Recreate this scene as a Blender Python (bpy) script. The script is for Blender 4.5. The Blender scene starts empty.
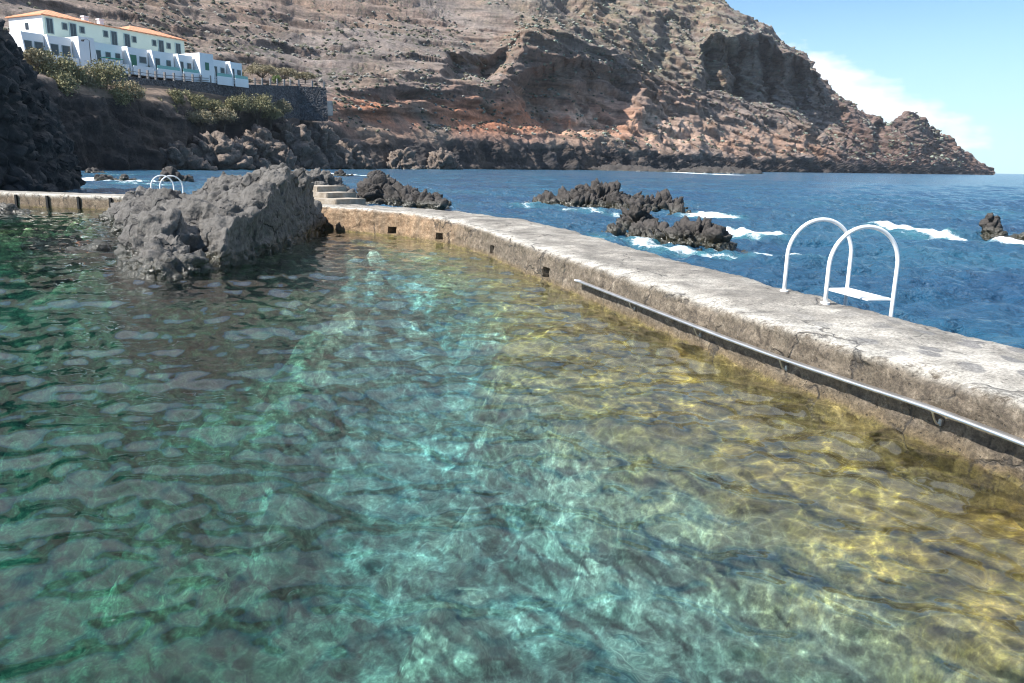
import bpy, bmesh, math, random
import numpy as np
from mathutils import Vector, Matrix

random.seed(7)
scn = bpy.context.scene
col = scn.collection

# ------------------------------------------------------------------ camera
H = 2.0; F = 781.0
ROLL = math.atan(0.0195); PITCH = math.atan((341.5 - 164.0) * math.cos(ROLL) / F)
cam_d = bpy.data.cameras.new('camera'); cam = bpy.data.objects.new('camera', cam_d); col.objects.link(cam)
cam_d.sensor_width = 36; cam_d.lens = F / 1024 * 36; cam_d.clip_start = 0.05; cam_d.clip_end = 60000
fw = Vector((0, math.cos(PITCH), -math.sin(PITCH))); up0 = Vector((0, math.sin(PITCH), math.cos(PITCH))); rt0 = Vector((1, 0, 0))
c_, s_ = math.cos(ROLL), math.sin(ROLL)
rt = rt0 * c_ + up0 * s_; up = up0 * c_ - rt0 * s_
M_ = Matrix((rt, up, -fw)).transposed().to_4x4(); M_.translation = Vector((0, 0, H))
cam.matrix_world = M_
scn.camera = cam

# ------------------------------------------------------------------ sun + sky
SUN_AZ = math.atan2(-0.90, -0.44)      # compass angle from +Y towards +X
SUN_EL = math.radians(47)
sv = Vector((math.sin(SUN_AZ) * math.cos(SUN_EL), math.cos(SUN_AZ) * math.cos(SUN_EL), math.sin(SUN_EL)))
sd = bpy.data.lights.new('sun', 'SUN'); so = bpy.data.objects.new('sun', sd); col.objects.link(so)
sd.energy = 5.0; sd.angle = math.radians(0.5); sd.color = (1.0, 0.96, 0.9)
so.rotation_euler = sv.to_track_quat('Z', 'Y').to_euler()
w = bpy.data.worlds.new('World'); scn.world = w; w.use_nodes = True
nt = w.node_tree; nt.nodes.clear()
def wn(t, **k):
    n = nt.nodes.new(t)
    for a, b in k.items(): setattr(n, a, b)
    return n
sky = wn('ShaderNodeTexSky'); sky.sky_type = 'NISHITA'; sky.sun_disc = False
sky.sun_elevation = SUN_EL; sky.sun_rotation = SUN_AZ; sky.air_density = 1.0; sky.dust_density = 0.0; sky.ozone_density = 1.8
bg = wn('ShaderNodeBackground'); bg.inputs['Strength'].default_value = 0.075
wo = wn('ShaderNodeOutputWorld')
# a low bank of real cloud far off on the right
tc = wn('ShaderNodeTexCoord'); sep = wn('ShaderNodeSeparateXYZ'); nt.links.new(tc.outputs['Generated'], sep.inputs[0])
def wm(op, a, b=None, cl=False):
    n = wn('ShaderNodeMath', operation=op, use_clamp=cl)
    for i, v in enumerate((a, b)):
        if v is None: continue
        if isinstance(v, (int, float)): n.inputs[i].default_value = v
        else: nt.links.new(v, n.inputs[i])
    return n.outputs[0]
azi = wm('ARCTAN2', sep.outputs[0], sep.outputs[1])
ele = wm('ARCSINE', sep.outputs[2])
nz = wn('ShaderNodeTexNoise'); nz.inputs['Scale'].default_value = 16; nz.inputs['Detail'].default_value = 8; nz.inputs['Roughness'].default_value = 0.55
mp = wn('ShaderNodeMapping'); mp.inputs['Scale'].default_value = (1, 1, 2.6)
nt.links.new(tc.outputs['Generated'], mp.inputs[0]); nt.links.new(mp.outputs[0], nz.inputs['Vector'])
# cloud centre line: elevation falls from 7.5deg at az 21deg to 2.6deg at az 31deg
cen = wm('ADD', wm('MULTIPLY', wm('SUBTRACT', azi, 0.385), -0.46), 0.090)
de = wm('DIVIDE', wm('ABSOLUTE', wm('SUBTRACT', ele, cen)), 0.030)
da = wm('DIVIDE', wm('ABSOLUTE', wm('SUBTRACT', azi, 0.40)), 0.135)
rad = wm('SQRT', wm('ADD', wm('MULTIPLY', de, de), wm('MULTIPLY', da, da)))
cf = wm('ADD', wm('SUBTRACT', 1.0, rad), wm('MULTIPLY', wm('SUBTRACT', nz.outputs['Fac'], 0.5), 3.0))
cf = wm('MULTIPLY', cf, 1.0, True)
mx = wn('ShaderNodeMix', data_type='RGBA'); nt.links.new(cf, mx.inputs[0])
hs = wn('ShaderNodeHueSaturation'); hs.inputs['Saturation'].default_value = 0.95; hs.inputs['Value'].default_value = 1.0
nt.links.new(sky.outputs[0], hs.inputs['Color'])
tnt = wn('ShaderNodeMix', data_type='RGBA', blend_type='MULTIPLY'); tnt.inputs[0].default_value = 1; nt.links.new(hs.outputs[0], tnt.inputs[6]); tnt.inputs[7].default_value = (.80, 1.04, 1.20, 1)
hzr = wn('ShaderNodeMapRange'); hzr.inputs['From Min'].default_value = .18; hzr.inputs['From Max'].default_value = -.01; hzr.inputs['To Max'].default_value = .85; nt.links.new(ele, hzr.inputs[0])
hzm = wn('ShaderNodeMix', data_type='RGBA'); nt.links.new(hzr.outputs[0], hzm.inputs[0]); nt.links.new(tnt.outputs[2], hzm.inputs[6]); hzm.inputs[7].default_value = (4.5, 6.8, 7.9, 1)
nt.links.new(hzm.outputs[2], mx.inputs[6]); mx.inputs[7].default_value = (9.6, 9.8, 10.1, 1)
nz2 = wn('ShaderNodeTexNoise'); nz2.inputs['Scale'].default_value = 3.2; nz2.inputs['Detail'].default_value = 6; nt.links.new(mp.outputs[0], nz2.inputs['Vector'])  # bright cloud veil added high in the unseen sky to brighten water reflections
ve = wn('ShaderNodeMapRange'); ve.inputs['From Min'].default_value = .36; ve.inputs['From Max'].default_value = .62; nt.links.new(ele, ve.inputs[0])
vy = wn('ShaderNodeMapRange'); vy.inputs['From Min'].default_value = .0; vy.inputs['From Max'].default_value = .4; nt.links.new(sep.outputs[1], vy.inputs[0])
vn = wn('ShaderNodeMapRange'); vn.inputs['From Min'].default_value = .12; vn.inputs['From Max'].default_value = .42; vn.inputs['To Max'].default_value = .85; nt.links.new(nz2.outputs['Fac'], vn.inputs[0])
vf = wm('MULTIPLY', wm('MULTIPLY', ve.outputs[0], vy.outputs[0]), vn.outputs[0])
mx2 = wn('ShaderNodeMix', data_type='RGBA'); nt.links.new(vf, mx2.inputs[0]); nt.links.new(mx.outputs[2], mx2.inputs[6]); mx2.inputs[7].default_value = (14., 14.6, 15.6, 1)
nt.links.new(mx2.outputs[2], bg.inputs[0]); nt.links.new(bg.outputs[0], wo.inputs[0])

scn.view_settings.view_transform = 'Standard'; scn.view_settings.look = 'None'
scn.view_settings.exposure = 0.92; scn.view_settings.gamma = 1
scn.cycles.max_bounces = 8; scn.cycles.transparent_max_bounces = 12
scn.cycles.use_denoising = True; scn.cycles.filter_width = 1.1

# ------------------------------------------------------------------ helpers
def ray(x, y):
    cx, cy = x - 512., 341.5 - y
    X = c_ * cx - s_ * cy; Y = s_ * cx + c_ * cy
    cp, sp = math.cos(PITCH), math.sin(PITCH)
    return np.array([X, F * cp + Y * sp, -F * sp + Y * cp])
def at(x, y, z):
    d = ray(x, y); t = (z - H) / d[2]; return np.array([0, 0, H]) + d * t
def atd(x, y, D):
    d = ray(x, y); t = D / math.hypot(d[0], d[1]); return np.array([0, 0, H]) + d * t

_rng = np.random.RandomState(3)
PERM = np.tile(_rng.permutation(256), 3).astype(np.int32)
GR = _rng.normal(size=(256, 3)); GR /= np.linalg.norm(GR, axis=1)[:, None]
CP = _rng.rand(256, 3)
def perlin(P):
    i = np.floor(P).astype(np.int64); f = P - i; u = f * f * f * (f * (f * 6 - 15) + 10); i &= 255
    r = np.zeros(len(P))
    for dx in (0, 1):
        wx = u[:, 0] if dx else 1 - u[:, 0]
        for dy in (0, 1):
            wy = u[:, 1] if dy else 1 - u[:, 1]
            for dz in (0, 1):
                wz = u[:, 2] if dz else 1 - u[:, 2]
                h = PERM[PERM[PERM[i[:, 0] + dx] + i[:, 1] + dy] + i[:, 2] + dz]
                g = GR[h]
                r += wx * wy * wz * (g[:, 0] * (f[:, 0] - dx) + g[:, 1] * (f[:, 1] - dy) + g[:, 2] * (f[:, 2] - dz))
    return r * 1.6
def fbm(P, o=4, rough=.5):
    r = 0; a = 1; s = 0
    for k in range(o):
        r = r + a * perlin(P * 2.03 ** k + 17.3 * k); s += a; a *= rough
    return r / s
def ridged(P, o=4, rough=.5):
    r = 0; a = 1; s = 0
    for k in range(o):
        r = r + a * (1 - np.abs(perlin(P * 2.03 ** k + 11.7 * k)) * 2); s += a; a *= rough
    return r / s
def cells(P):
    i = np.floor(P).astype(np.int64); f1 = np.full(len(P), 9.); f2 = np.full(len(P), 9.)
    for dx in (-1, 0, 1):
        for dy in (-1, 0, 1):
            for dz in (-1, 0, 1):
                j = i + np.array([dx, dy, dz]); jj = j & 255
                h = PERM[PERM[PERM[jj[:, 0]] + jj[:, 1]] + jj[:, 2]]
                d = np.linalg.norm(j + CP[h] - P, axis=1)
                f2 = np.minimum(np.maximum(d, f1), f2); f1 = np.minimum(d, f1)
    return f1, f2
def cell_id(P):
    i = np.floor(P).astype(np.int64); f1 = np.full(len(P), 9.); hid = np.zeros(len(P))
    for dx in (-1, 0, 1):
        for dy in (-1, 0, 1):
            for dz in (-1, 0, 1):
                j = i + np.array([dx, dy, dz]); jj = j & 255
                h = PERM[PERM[PERM[jj[:, 0]] + jj[:, 1]] + jj[:, 2]]
                d = np.linalg.norm(j + CP[h] - P, axis=1); b = d < f1; f1[b] = d[b]; hid[b] = h[b] / 255.
    return f1, hid
def sstep(a, b, x):
    t = np.clip((x - a) / (b - a), 0, 1); return t * t * (3 - 2 * t)

def nm(name, V, Fc, m=None, parent=None, smooth=False, attrs=None):
    me = bpy.data.meshes.new(name)
    V = np.asarray(V, dtype=np.float32); 
    if isinstance(Fc, np.ndarray):
        k = Fc.shape[1]; me.vertices.add(len(V)); me.vertices.foreach_set('co', V.ravel())
        me.loops.add(Fc.size); me.loops.foreach_set('vertex_index', Fc.astype(np.int32).ravel())
        me.polygons.add(len(Fc)); me.polygons.foreach_set('loop_start', np.arange(0, Fc.size, k, dtype=np.int32))
        me.update(calc_edges=True); me.validate()
    else:
        me.from_pydata([tuple(map(float, v)) for v in V], [], Fc); me.update()
    me.polygons.foreach_set('use_smooth', [smooth] * len(me.polygons))
    for a, arr in (attrs or {}).items():
        if arr.ndim == 1:
            at_ = me.attributes.new(a, 'FLOAT', 'POINT'); at_.data.foreach_set('value', arr.astype(np.float32))
        else:
            at_ = me.attributes.new(a, 'FLOAT_COLOR', 'POINT'); q = np.ones((len(V), 4), np.float32); q[:, :3] = arr; at_.data.foreach_set('color', q.ravel())
    if m:
        for mm in (m if isinstance(m, list) else [m]): me.materials.append(mm)
    o = bpy.data.objects.new(name, me); col.objects.link(o)
    if parent: o.parent = parent
    return o
def tag(o, label=None, cat=None, group=None, kind=None):
    if label: o['label'] = label
    if cat: o['category'] = cat
    if group: o['group'] = group
    if kind: o['kind'] = kind
    return o
def empty(name, loc, label, cat, group=None, rz=0):
    o = bpy.data.objects.new(name, None); col.objects.link(o); o.location = loc; o.rotation_euler.z = rz
    o.empty_display_size = .2
    return tag(o, label, cat, group)
def copy_tree(o, parent=None):
    c = o.copy(); col.objects.link(c); c.parent = parent
    for ch in list(o.children): copy_tree(ch, c)
    return c
def grid_faces(nr, nc, mask=None):
    a = (np.arange(nr - 1)[:, None] * nc + np.arange(nc - 1)[None]).ravel()
    f = np.stack([a, a + 1, a + nc + 1, a + nc], 1)
    if mask is not None: f = f[mask.ravel()]
    return f

class MB:
    """collects boxes, prisms and tubes into one mesh"""
    def __init__(s): s.v = []; s.f = []
    def box(s, c, size, rz=0, bev=0):
        b = bmesh.new(); bmesh.ops.create_cube(b, size=1)
        bmesh.ops.scale(b, vec=size, verts=b.verts)
        if bev: bmesh.ops.bevel(b, geom=b.edges, offset=bev, segments=2, affect='EDGES')
        bmesh.ops.rotate(b, matrix=Matrix.Rotation(rz, 3, 'Z'), verts=b.verts); bmesh.ops.translate(b, vec=c, verts=b.verts)
        s.add(b); return s
    def add(s, b):
        n = len(s.v); b.verts.ensure_lookup_table()
        s.v += [tuple(v.co) for v in b.verts]; s.f += [[n + v.index for v in f.verts] for f in b.faces]; b.free()
    def raw(s, v, f):
        n = len(s.v); s.v += [tuple(map(float, q)) for q in v]; s.f += [[n + i for i in q] for q in f]; return s
    def tube(s, pts, r, n=12, cap=True):
        pts = [Vector(p) for p in pts]; m = len(pts); k0 = len(s.v)
        t = (pts[1] - pts[0]).normalized(); u = t.orthogonal().normalized()
        for i, p in enumerate(pts):
            t = (pts[min(i + 1, m - 1)] - pts[max(i - 1, 0)]).normalized()
            u = (u - t * u.dot(t)).normalized(); v = t.cross(u)
            rr = r[i] if isinstance(r, (list, tuple)) else r
            for k in range(n):
                a = 2 * math.pi * k / n; s.v.append(tuple(p + (u * math.cos(a) + v * math.sin(a)) * rr))
        for i in range(m - 1):
            for k in range(n):
                a = k0 + i * n + k; b = k0 + i * n + (k + 1) % n; s.f.append([a, b, b + n, a + n])
        if cap: s.f.append([k0 + k for k in range(n)][::-1]); s.f.append([k0 + (m - 1) * n + k for k in range(n)])
        return s
    def build(s, name, m, parent=None, smooth=False):
        return nm(name, s.v, s.f, m, parent, smooth)

# ------------------------------------------------------------------ materials
class Mat:
    def __init__(s, name):
        s.m = bpy.data.materials.new(name); s.m.use_nodes = True; s.t = s.m.node_tree; s.t.nodes.clear()
        s.out = s.t.nodes.new('ShaderNodeOutputMaterial')
    def link(s, v, sock):
        if isinstance(v, bpy.types.NodeSocket): s.t.links.new(v, sock)
        elif isinstance(v, (tuple, list)) and len(v) == 3 and sock.type == 'RGBA': sock.default_value = (*v, 1)
        else: sock.default_value = v
    def n(s, t, ins=None, out=0, **k):
        nd = s.t.nodes.new('ShaderNode' + t)
        for a, b in k.items(): setattr(nd, a, b)
        for a, b in (ins or {}).items(): s.link(b, nd.inputs[a])
        return nd.outputs[out]
    def pos(s): return s.n('TexCoord', out='Object')
    def noise(s, scale, det=6, rough=.55, vec=None, dist=0, out='Fac'):
        i = {'Scale': scale, 'Detail': det, 'Roughness': rough, 'Distortion': dist, 'Vector': vec if vec else s.pos()}
        return s.n('TexNoise', i, out)
    def vor(s, scale, vec=None, feature='F1', out='Distance', rnd=1):
        return s.n('TexVoronoi', {'Scale': scale, 'Vector': vec if vec else s.pos(), 'Randomness': rnd}, out, feature=feature)
    def ma(s, op, a, b=0., cl=False):
        nd = s.t.nodes.new('ShaderNodeMath'); nd.operation = op; nd.use_clamp = cl
        s.link(a, nd.inputs[0]); s.link(b, nd.inputs[1]); return nd.outputs[0]
    def ramp(s, fac, stops):
        nd = s.t.nodes.new('ShaderNodeValToRGB'); cr = nd.color_ramp
        while len(cr.elements) < len(stops): cr.elements.new(.5)
        for e, (p, c) in zip(cr.elements, stops):
            e.position = p; e.color = (*c, 1) if isinstance(c, (tuple, list)) else (c, c, c, 1)
        s.link(fac, nd.inputs[0]); return nd.outputs[0]
    def mix(s, fac, a, b, mode='MIX'):
        nd = s.t.nodes.new('ShaderNodeMix'); nd.data_type = 'RGBA'; nd.blend_type = mode
        s.link(fac, nd.inputs[0]); s.link(a, nd.inputs[6]); s.link(b, nd.inputs[7]); return nd.outputs[2]
    def attr(s, name, out='Color'): return s.n('Attribute', out=out, attribute_name=name)
    def scale(s, v): return s.n('Mapping', {'Vector': s.pos(), 'Scale': v})
    def bump(s, h, dist=.02, st=1., nrm=None):
        i = {'Height': h, 'Distance': dist, 'Strength': st}
        if nrm: i['Normal'] = nrm
        return s.n('Bump', i)
    def bsdf(s, color, rough=.8, nrm=None, **k):
        i = {'Base Color': color, 'Roughness': rough}
        if nrm: i['Normal'] = nrm
        i.update({a.replace('_', ' '): b for a, b in k.items()})
        sh = s.n('BsdfPrincipled', i); s.t.links.new(sh, s.out.inputs[0]); return s.m
def simple(name, c, rough=.7, var=.12, scale=8, bump=0.0, **k):
    m = Mat(name); nz = m.noise(scale, 5)
    c2 = tuple(x * (1 - var * 2) for x in c); c3 = tuple(min(1, x * (1 + var)) for x in c)
    cc = m.ramp(nz, [(.3, c2), (.7, c3)])
    return m.bsdf(cc, rough, m.bump(m.noise(scale * 5, 4), bump) if bump else None, **k)

def rock_mat(name, dark, light, sc=1., wet=True, fine=1.0, bumpd=.05):
    m = Mat(name); p = m.pos()
    big = m.noise(.5 * sc, 8, .6); fi = m.noise(7 * sc, 8, .7)
    c = m.ramp(big, [(.3, dark), (.72, light)])
    c = m.mix(m.ma('MULTIPLY', fine, .55), c, m.ramp(fi, [(.3, tuple(x * .35 for x in dark)), (.52, light), (.75, tuple(min(1, x * 1.5) for x in light))]), 'MIX')
    cr = m.n('TexVoronoi', {'Scale': 1.6 * sc, 'Vector': m.mix(.35, p, m.n('TexNoise', {'Scale': 1.5 * sc, 'Detail': 6, 'Vector': p}, 1)), 'Randomness': 1.}, 0, feature='DISTANCE_TO_EDGE')
    crk = m.ma('MULTIPLY', m.ramp(cr, [(.0, 1.), (.03, 0.)]), m.ramp(m.noise(.9 * sc, 3), [(.46, 0.), (.56, 1.)])); c = m.mix(m.ma('MULTIPLY', crk, .6), c, tuple(x * .25 for x in dark))
    rough = .85
    if wet:
        z = m.n('SeparateXYZ', {0: p}, 2)
        wv = m.ma('ADD', z, m.ma('MULTIPLY', m.noise(1.2, 4), -.25))
        wf = m.ramp(wv, [(.46, 1.), (.58, 0.)]) if False else m.n('MapRange', {'Value': wv, 'From Min': .26, 'From Max': .02})
        c = m.mix(wf, c, (.035, .033, .022)); rough = m.ma('SUBTRACT', .85, m.ma('MULTIPLY', wf, .62))
    h = m.ma('ADD', m.ma('MULTIPLY', m.noise(4 * sc, 10, .65), 1.), m.ma('SUBTRACT', m.ma('MULTIPLY', m.vor(9 * sc), .35), m.ma('MULTIPLY', crk, .5)))
    return m.bsdf(c, rough, m.bump(h, bumpd / sc, .9))

M = {}
M['lava'] = rock_mat('lava_rock', (.026, .0245, .022), (.135, .124, .112), 1., fine=.9, bumpd=.10)
M['lava_black'] = rock_mat('black_lava', (.016, .015, .014), (.062, .053, .047), 1.3, fine=.9, bumpd=.09)
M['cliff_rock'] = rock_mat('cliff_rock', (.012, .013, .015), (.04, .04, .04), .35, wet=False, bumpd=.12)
M['shore'] = rock_mat('shore_lava', (.05, .04, .034), (.20, .155, .125), .3, fine=.9, bumpd=.10)
# ------------------------------------------------------------------ terrain material
def terrain_mat():
    m = Mat('hillside_earth_and_scrub')
    tint = m.attr('tint'); scrub = m.attr('scrub', 'Fac')
    p = m.pos()
    n1 = m.noise(.05, 10, .68); n2 = m.noise(.6, 8, .78)
    c = m.mix(1., tint, m.ramp(n1, [(.25, .55), (.5, 1.), (.75, 1.45)]), 'MULTIPLY')
    c = m.mix(1., c, m.ramp(n2, [(.25, .45), (.5, 1.), (.75, 1.6)]), 'MULTIPLY')
    # horizontal beds in the bare faces
    st = m.noise(1., 7, .65, m.n('Mapping', {'Vector': p, 'Scale': (.035, .035, .42), 'Rotation': (0, .12, 0)}))
    c = m.mix(1., c, m.ramp(st, [(.36, .5), (.48, .97), (.64, 1.2)]), 'MULTIPLY')
    wr = m.noise(.016, 4); c = m.mix(m.ramp(wr, [(.42, .0), (.6, .45)]), c, m.mix(1., c, (1.25, .98, .78), 'MULTIPLY'))
    v = m.vor(.45); sp = m.ramp(v, [(.18, 1.), (.42, 0.)])
    sp = m.ma('MULTIPLY', m.ma('MULTIPLY', sp, scrub), m.ramp(m.noise(.03, 4), [(.4, .2), (.6, 1.)]))
    c = m.mix(sp, c, m.ramp(m.noise(.2, 3), [(.35, (.05, .055, .028)), (.6, (.13, .13, .085))]))
    h = m.ma('ADD', m.noise(.25, 12, .75), m.ma('MULTIPLY', m.noise(1.5, 6, .7), .4))
    return m.bsdf(c, .95, m.bump(h, 2.2, 1.))
M['terrain'] = terrain_mat()

# ------------------------------------------------------------------ hillside terrain
# columns along the coast: image bearing, then (height line, ground distance) of shore, cliff top, bench, bank top, slope, upper slope, crest
TC = [
 (-420, [(165, 100), (40, 104), (20, 118), (0, 160), (-60, 220), (-200, 310), (-420, 600)]),
 (-60, [(167, 112), (70, 118), (52, 132), (45, 184), (0, 232), (-90, 300), (-300, 640)]),
 (60, [(168.5, 125), (84, 137), (68, 150), (62, 194), (30, 240), (-30, 310), (-260, 650)]),
 (150, [(168, 141), (94, 155), (81, 168), (76, 215), (40, 256), (-25, 340), (-250, 650)]),
 (200, [(168, 160), (100, 172), (85, 182), (80, 224), (52, 260), (0, 345), (-240, 660)]),
 (250, [(168, 180), (104, 189), (88, 196), (82, 234), (62, 270), (8, 350), (-220, 660)]),
 (300, [(167.5, 202), (110, 210), (99, 216), (88, 247), (70, 282), (18, 365), (-200, 670)]),
 (350, [(167.5, 222), (136, 232), (112, 246), (90, 256), (72, 280), (20, 380), (-180, 700)]),
 (400, [(167.5, 243), (136, 254), (112, 270), (84, 278), (68, 300), (20, 400), (-165, 720)]),
 (450, [(167.5, 268), (137, 280), (114, 298), (86, 306), (66, 330), (22, 430), (-145, 750)]),
 (490, [(167.5, 292), (137, 304), (115, 326), (88, 336), (72, 368), (26, 425), (-125, 765)]),
 (530, [(167.5, 318), (141, 333), (122, 360), (70, 395), (30, 410), (20, 445), (-105, 780)]),
 (560, [(168, 338), (145, 352), (128, 378), (62, 418), (36, 432), (20, 500), (-85, 790)]),
 (600, [(168.5, 370), (149, 384), (132, 410), (66, 470), (50, 485), (8, 610), (-62, 810)]),
 (660, [(169, 425), (152, 440), (138, 470), (86, 545), (78, 565), (24, 690), (-26, 840)]),
 (700, [(169.5, 480), (155, 495), (144, 520), (96, 600), (88, 625), (42, 715), (-8, 862)]),
 (715, [(169.5, 505), (157, 520), (147, 545), (98, 625), (92, 655), (34, 690), (-1, 870)]),
 (760, [(170, 570), (159, 585), (150, 610), (108, 690), (101, 735), (38, 768), (24, 890)]),
 (800, [(170.5, 640), (160, 655), (153, 675), (126, 745), (118, 795), (60, 840), (54, 930)]),
 (830, [(171, 710), (162, 725), (156, 745), (140, 800), (128, 850), (100, 920), (93, 990)]),
 (865, [(171.5, 800), (165, 812), (159, 840), (148, 880), (138, 930), (124, 980), (116, 1030)]),
 (890, [(172, 880), (166, 890), (160, 910), (150, 950), (140, 990), (129, 1030), (121, 1060)]),
 (905, [(172.3, 930), (166, 940), (160, 960), (149, 990), (138, 1025), (124, 1060), (113, 1085)]),
 (935, [(172.8, 1040), (167, 1050), (161, 1065), (152, 1085), (142, 1110), (132, 1130), (125, 1150)]),
 (955, [(173.2, 1120), (169, 1125), (165, 1135), (160, 1150), (155, 1165), (150, 1180), (146, 1195)]),
 (980, [(173.6, 1210), (171.5, 1213), (170, 1217), (168.5, 1222), (167.3, 1228), (166.5, 1235), (165, 1242)]),
 (994, [(174, 1260), (173.4, 1262), (173.2, 1264), (173, 1266), (172.8, 1268), (172.6, 1270), (172.3, 1274)]),
]
def build_terrain():
    cx = np.array([c[0] for c in TC], float)
    net = np.zeros((len(TC), 9, 3))
    for i, (x, rows) in enumerate(TC):
        for j, (y, d) in enumerate(rows): net[i, j + 1] = atd(x, y, d)
        net[i, 1, 2] = min(net[i, 1, 2], 0.0)
        net[i, 0] = net[i, 1] * [0.985, 0.985, 0]; net[i, 0, 2] = -5
        b = net[i, 7].copy(); k = 1 + (0.35 if x < 800 else .12); net[i, 8] = [b[0] * k, b[1] * k, b[2] * (.9 if x < 700 else .1)]
    xs = np.concatenate([np.linspace(-420, -60, 110, endpoint=False), np.linspace(-60, 1000 - 6, 960)])
    counts = [4, 52, 26, 46, 40, 66, 80, 8]
    # columns
    A = np.zeros((len(xs), 9, 3))
    for j in range(9):
        for k in range(3): A[:, j, k] = np.interp(xs, cx, net[:, j, k])
    ker = np.hanning(27); ker /= ker.sum()
    P2 = np.pad(A, ((13, 13), (0, 0), (0, 0)), mode='edge')
    A = sum(ker[q] * P2[q:q + len(xs)] for q in range(27))
    rows = []; rid = []
    for j, n in enumerate(counts):
        t = np.linspace(0, 1, n, endpoint=False)
        for tt in t: rows.append(A[:, j] * (1 - tt) + A[:, j + 1] * tt); rid.append(j + tt)
    rows.append(A[:, 8]); rid.append(8.)
    G = np.array(rows); rid = np.array(rid)                 # rows x cols x 3
    # soften the creases
    for _ in range(3):
        Gs = G.copy(); Gs[1:-1] = (G[:-2] + G[1:-1] * 2 + G[2:]) / 4; G = Gs
    nr, nc = G.shape[:2]
    def normals(G):
        du = np.gradient(G, axis=1); dv = np.gradient(G, axis=0)
        n = np.cross(du, dv); n /= np.linalg.norm(n, axis=2)[..., None] + 1e-9; return n
    N = normals(G); P = G.reshape(-1, 3); Nf = N.reshape(-1, 3)
    R = np.repeat(rid, nc); X = np.tile(xs, nr); D = np.hypot(P[:, 0], P[:, 1])
    flat = sstep(40, 70, X) * sstep(330, 300, X) * sstep(1.75, 2.0, R) * sstep(3.25, 3.0, R)   # the village terrace
    damp = (1 - flat)
    steep = sstep(.85, .45, np.abs(Nf[:, 2]))
    far = np.clip(D / 300, .5, 2.2)
    shore = sstep(2.3, 1.5, R)
    bank = np.exp(-((R - 3) / .8) ** 2)
    # large gullies and buttresses
    big = ridged(P / np.array([60., 60., 90.]), 4, .55)
    mid = ridged(P / np.array([16., 16., 26.]) + 5, 4, .6)
    sm = fbm(P / 4.5 + 9, 5, .62)
    strata = perlin(np.stack([P[:, 0] / 60, P[:, 1] / 60, P[:, 2] / 3.2 + fbm(P / 40, 2) * 2.5], 1))
    upper = sstep(4, 5, R)
    a_big = (2 + 5 * sstep(480, 560, X) * (1 - shore) + 1.5 * upper) * far * .6
    a_mid = (.7 + 2.4 * shore + 5.5 * shore * sstep(350, 300, X) + 1.3 * sstep(440, 520, X) * (1 - upper) + 1.6 * sstep(780, 830, X)) * np.clip(D / 260, .6, 2.2)
    a_sm = (.4 + 1.1 * shore + 1.0 * shore * sstep(350, 300, X) + .5 * steep) * np.clip(D / 260, .7, 2.4)
    scz = np.exp(-((X - 620) / 80) ** 2) * sstep(2, 2.6, R) * sstep(4.2, 3.6, R)
    fl = ridged(np.stack([P[:, 0] / 22 - P[:, 1] / 40, P[:, 1] / 60, P[:, 2] / 200], 1), 3) - .45
    disp = fl * 7 * scz + (big - .45) * a_big + (mid - .45) * a_mid + sm * a_sm + strata * (.8 + 1.2 * steep) * (1 - shore * .5) * np.clip(D / 260, .7, 2)
    P3 = P + Nf * (disp * damp)[:, None]
    # old field terraces on the upper left slope
    tm = sstep(520, 380, X) * sstep(3.9, 4.3, R) * sstep(7, 6.2, R)
    stepz = 5.5; zz = P3[:, 2] / stepz + fbm(P / 45 + 3, 3) * 1.6
    fr = zz - np.floor(zz); prof = sstep(.55, .95, fr) - fr
    P3[:, 2] += prof * stepz * .55 * tm
    # overhanging bank lips: push the top of each bank towards the sea, hollow its foot
    lip = (sstep(2.7, 3.0, R) * sstep(3.25, 3.02, R)) * sstep(330, 380, X) * sstep(760, 660, X)
    hol = (sstep(2.2, 2.6, R) * sstep(2.98, 2.8, R)) * sstep(330, 380, X) * sstep(560, 480, X)
    rad_ = P3[:, :2] / D[:, None]
    P3[:, :2] -= rad_ * (lip * (1.2 + 4.5 * np.clip(fbm(P / 18 + 31, 3) + .2, 0, 1)))[:, None]
    P3[:, :2] += rad_ * (hol * (2.5 + 3 * fbm(P / 12 + 3, 3)))[:, None]
    # slips: the ground steps back sharply on the left and comes forward again slowly to the right
    wx_ = 11 * fbm(P / 22 + 70, 4, .6); wr_ = .16 * fbm(P / 18 + 90, 4, .6)
    for x0, x1, r0, r1, dp in ((519, 640, 2.5, 4.05, 34), (446, 522, 4.25, 5.25, 20), (478, 505, 4.5, 5.2, 10), (575, 650, 3.0, 3.9, 16), (640, 720, 2.7, 3.7, 14), (395, 470, 3.2, 3.75, 8),
                               (702, 742, 4.75, 5.95, 55), (728, 775, 4.75, 5.95, 60), (757, 805, 4.8, 5.95, 60), (788, 826, 4.9, 6.0, 50), (810, 850, 3.6, 5.9, 34), (872, 905, 3.0, 6.4, 22), (925, 950, 3.0, 6.0, 14), (655, 700, 5.2, 6.2, 22), (600, 650, 5.6, 6.3, 18), (560, 600, 5.9, 6.5, 16)):
        xx = X + wx_; rr_ = R + wr_; wd = .075 * (x1 - x0) + 2
        saw = sstep(x0 - wd * .5, x0 + wd, xx) * np.clip((x1 - xx) / (x1 - x0 - wd), 0, 1) ** .8
        ver = sstep(r0, r0 + .45, rr_) * sstep(r1 + .05, r1 - .12, rr_)
        P3[:, :2] += rad_ * (saw * ver * dp)[:, None]
    # small ledges that follow the lie of the beds
    dip = P3[:, 2] + .28 * P3[:, 0] * sstep(-20, 120, P3[:, 0]) + fbm(P / 50 + 12, 3) * 8
    led = np.abs(((dip / 9.) % 1.) - .5) * 2; led2 = np.abs(((dip / 3.7) % 1.) - .5) * 2
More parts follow.
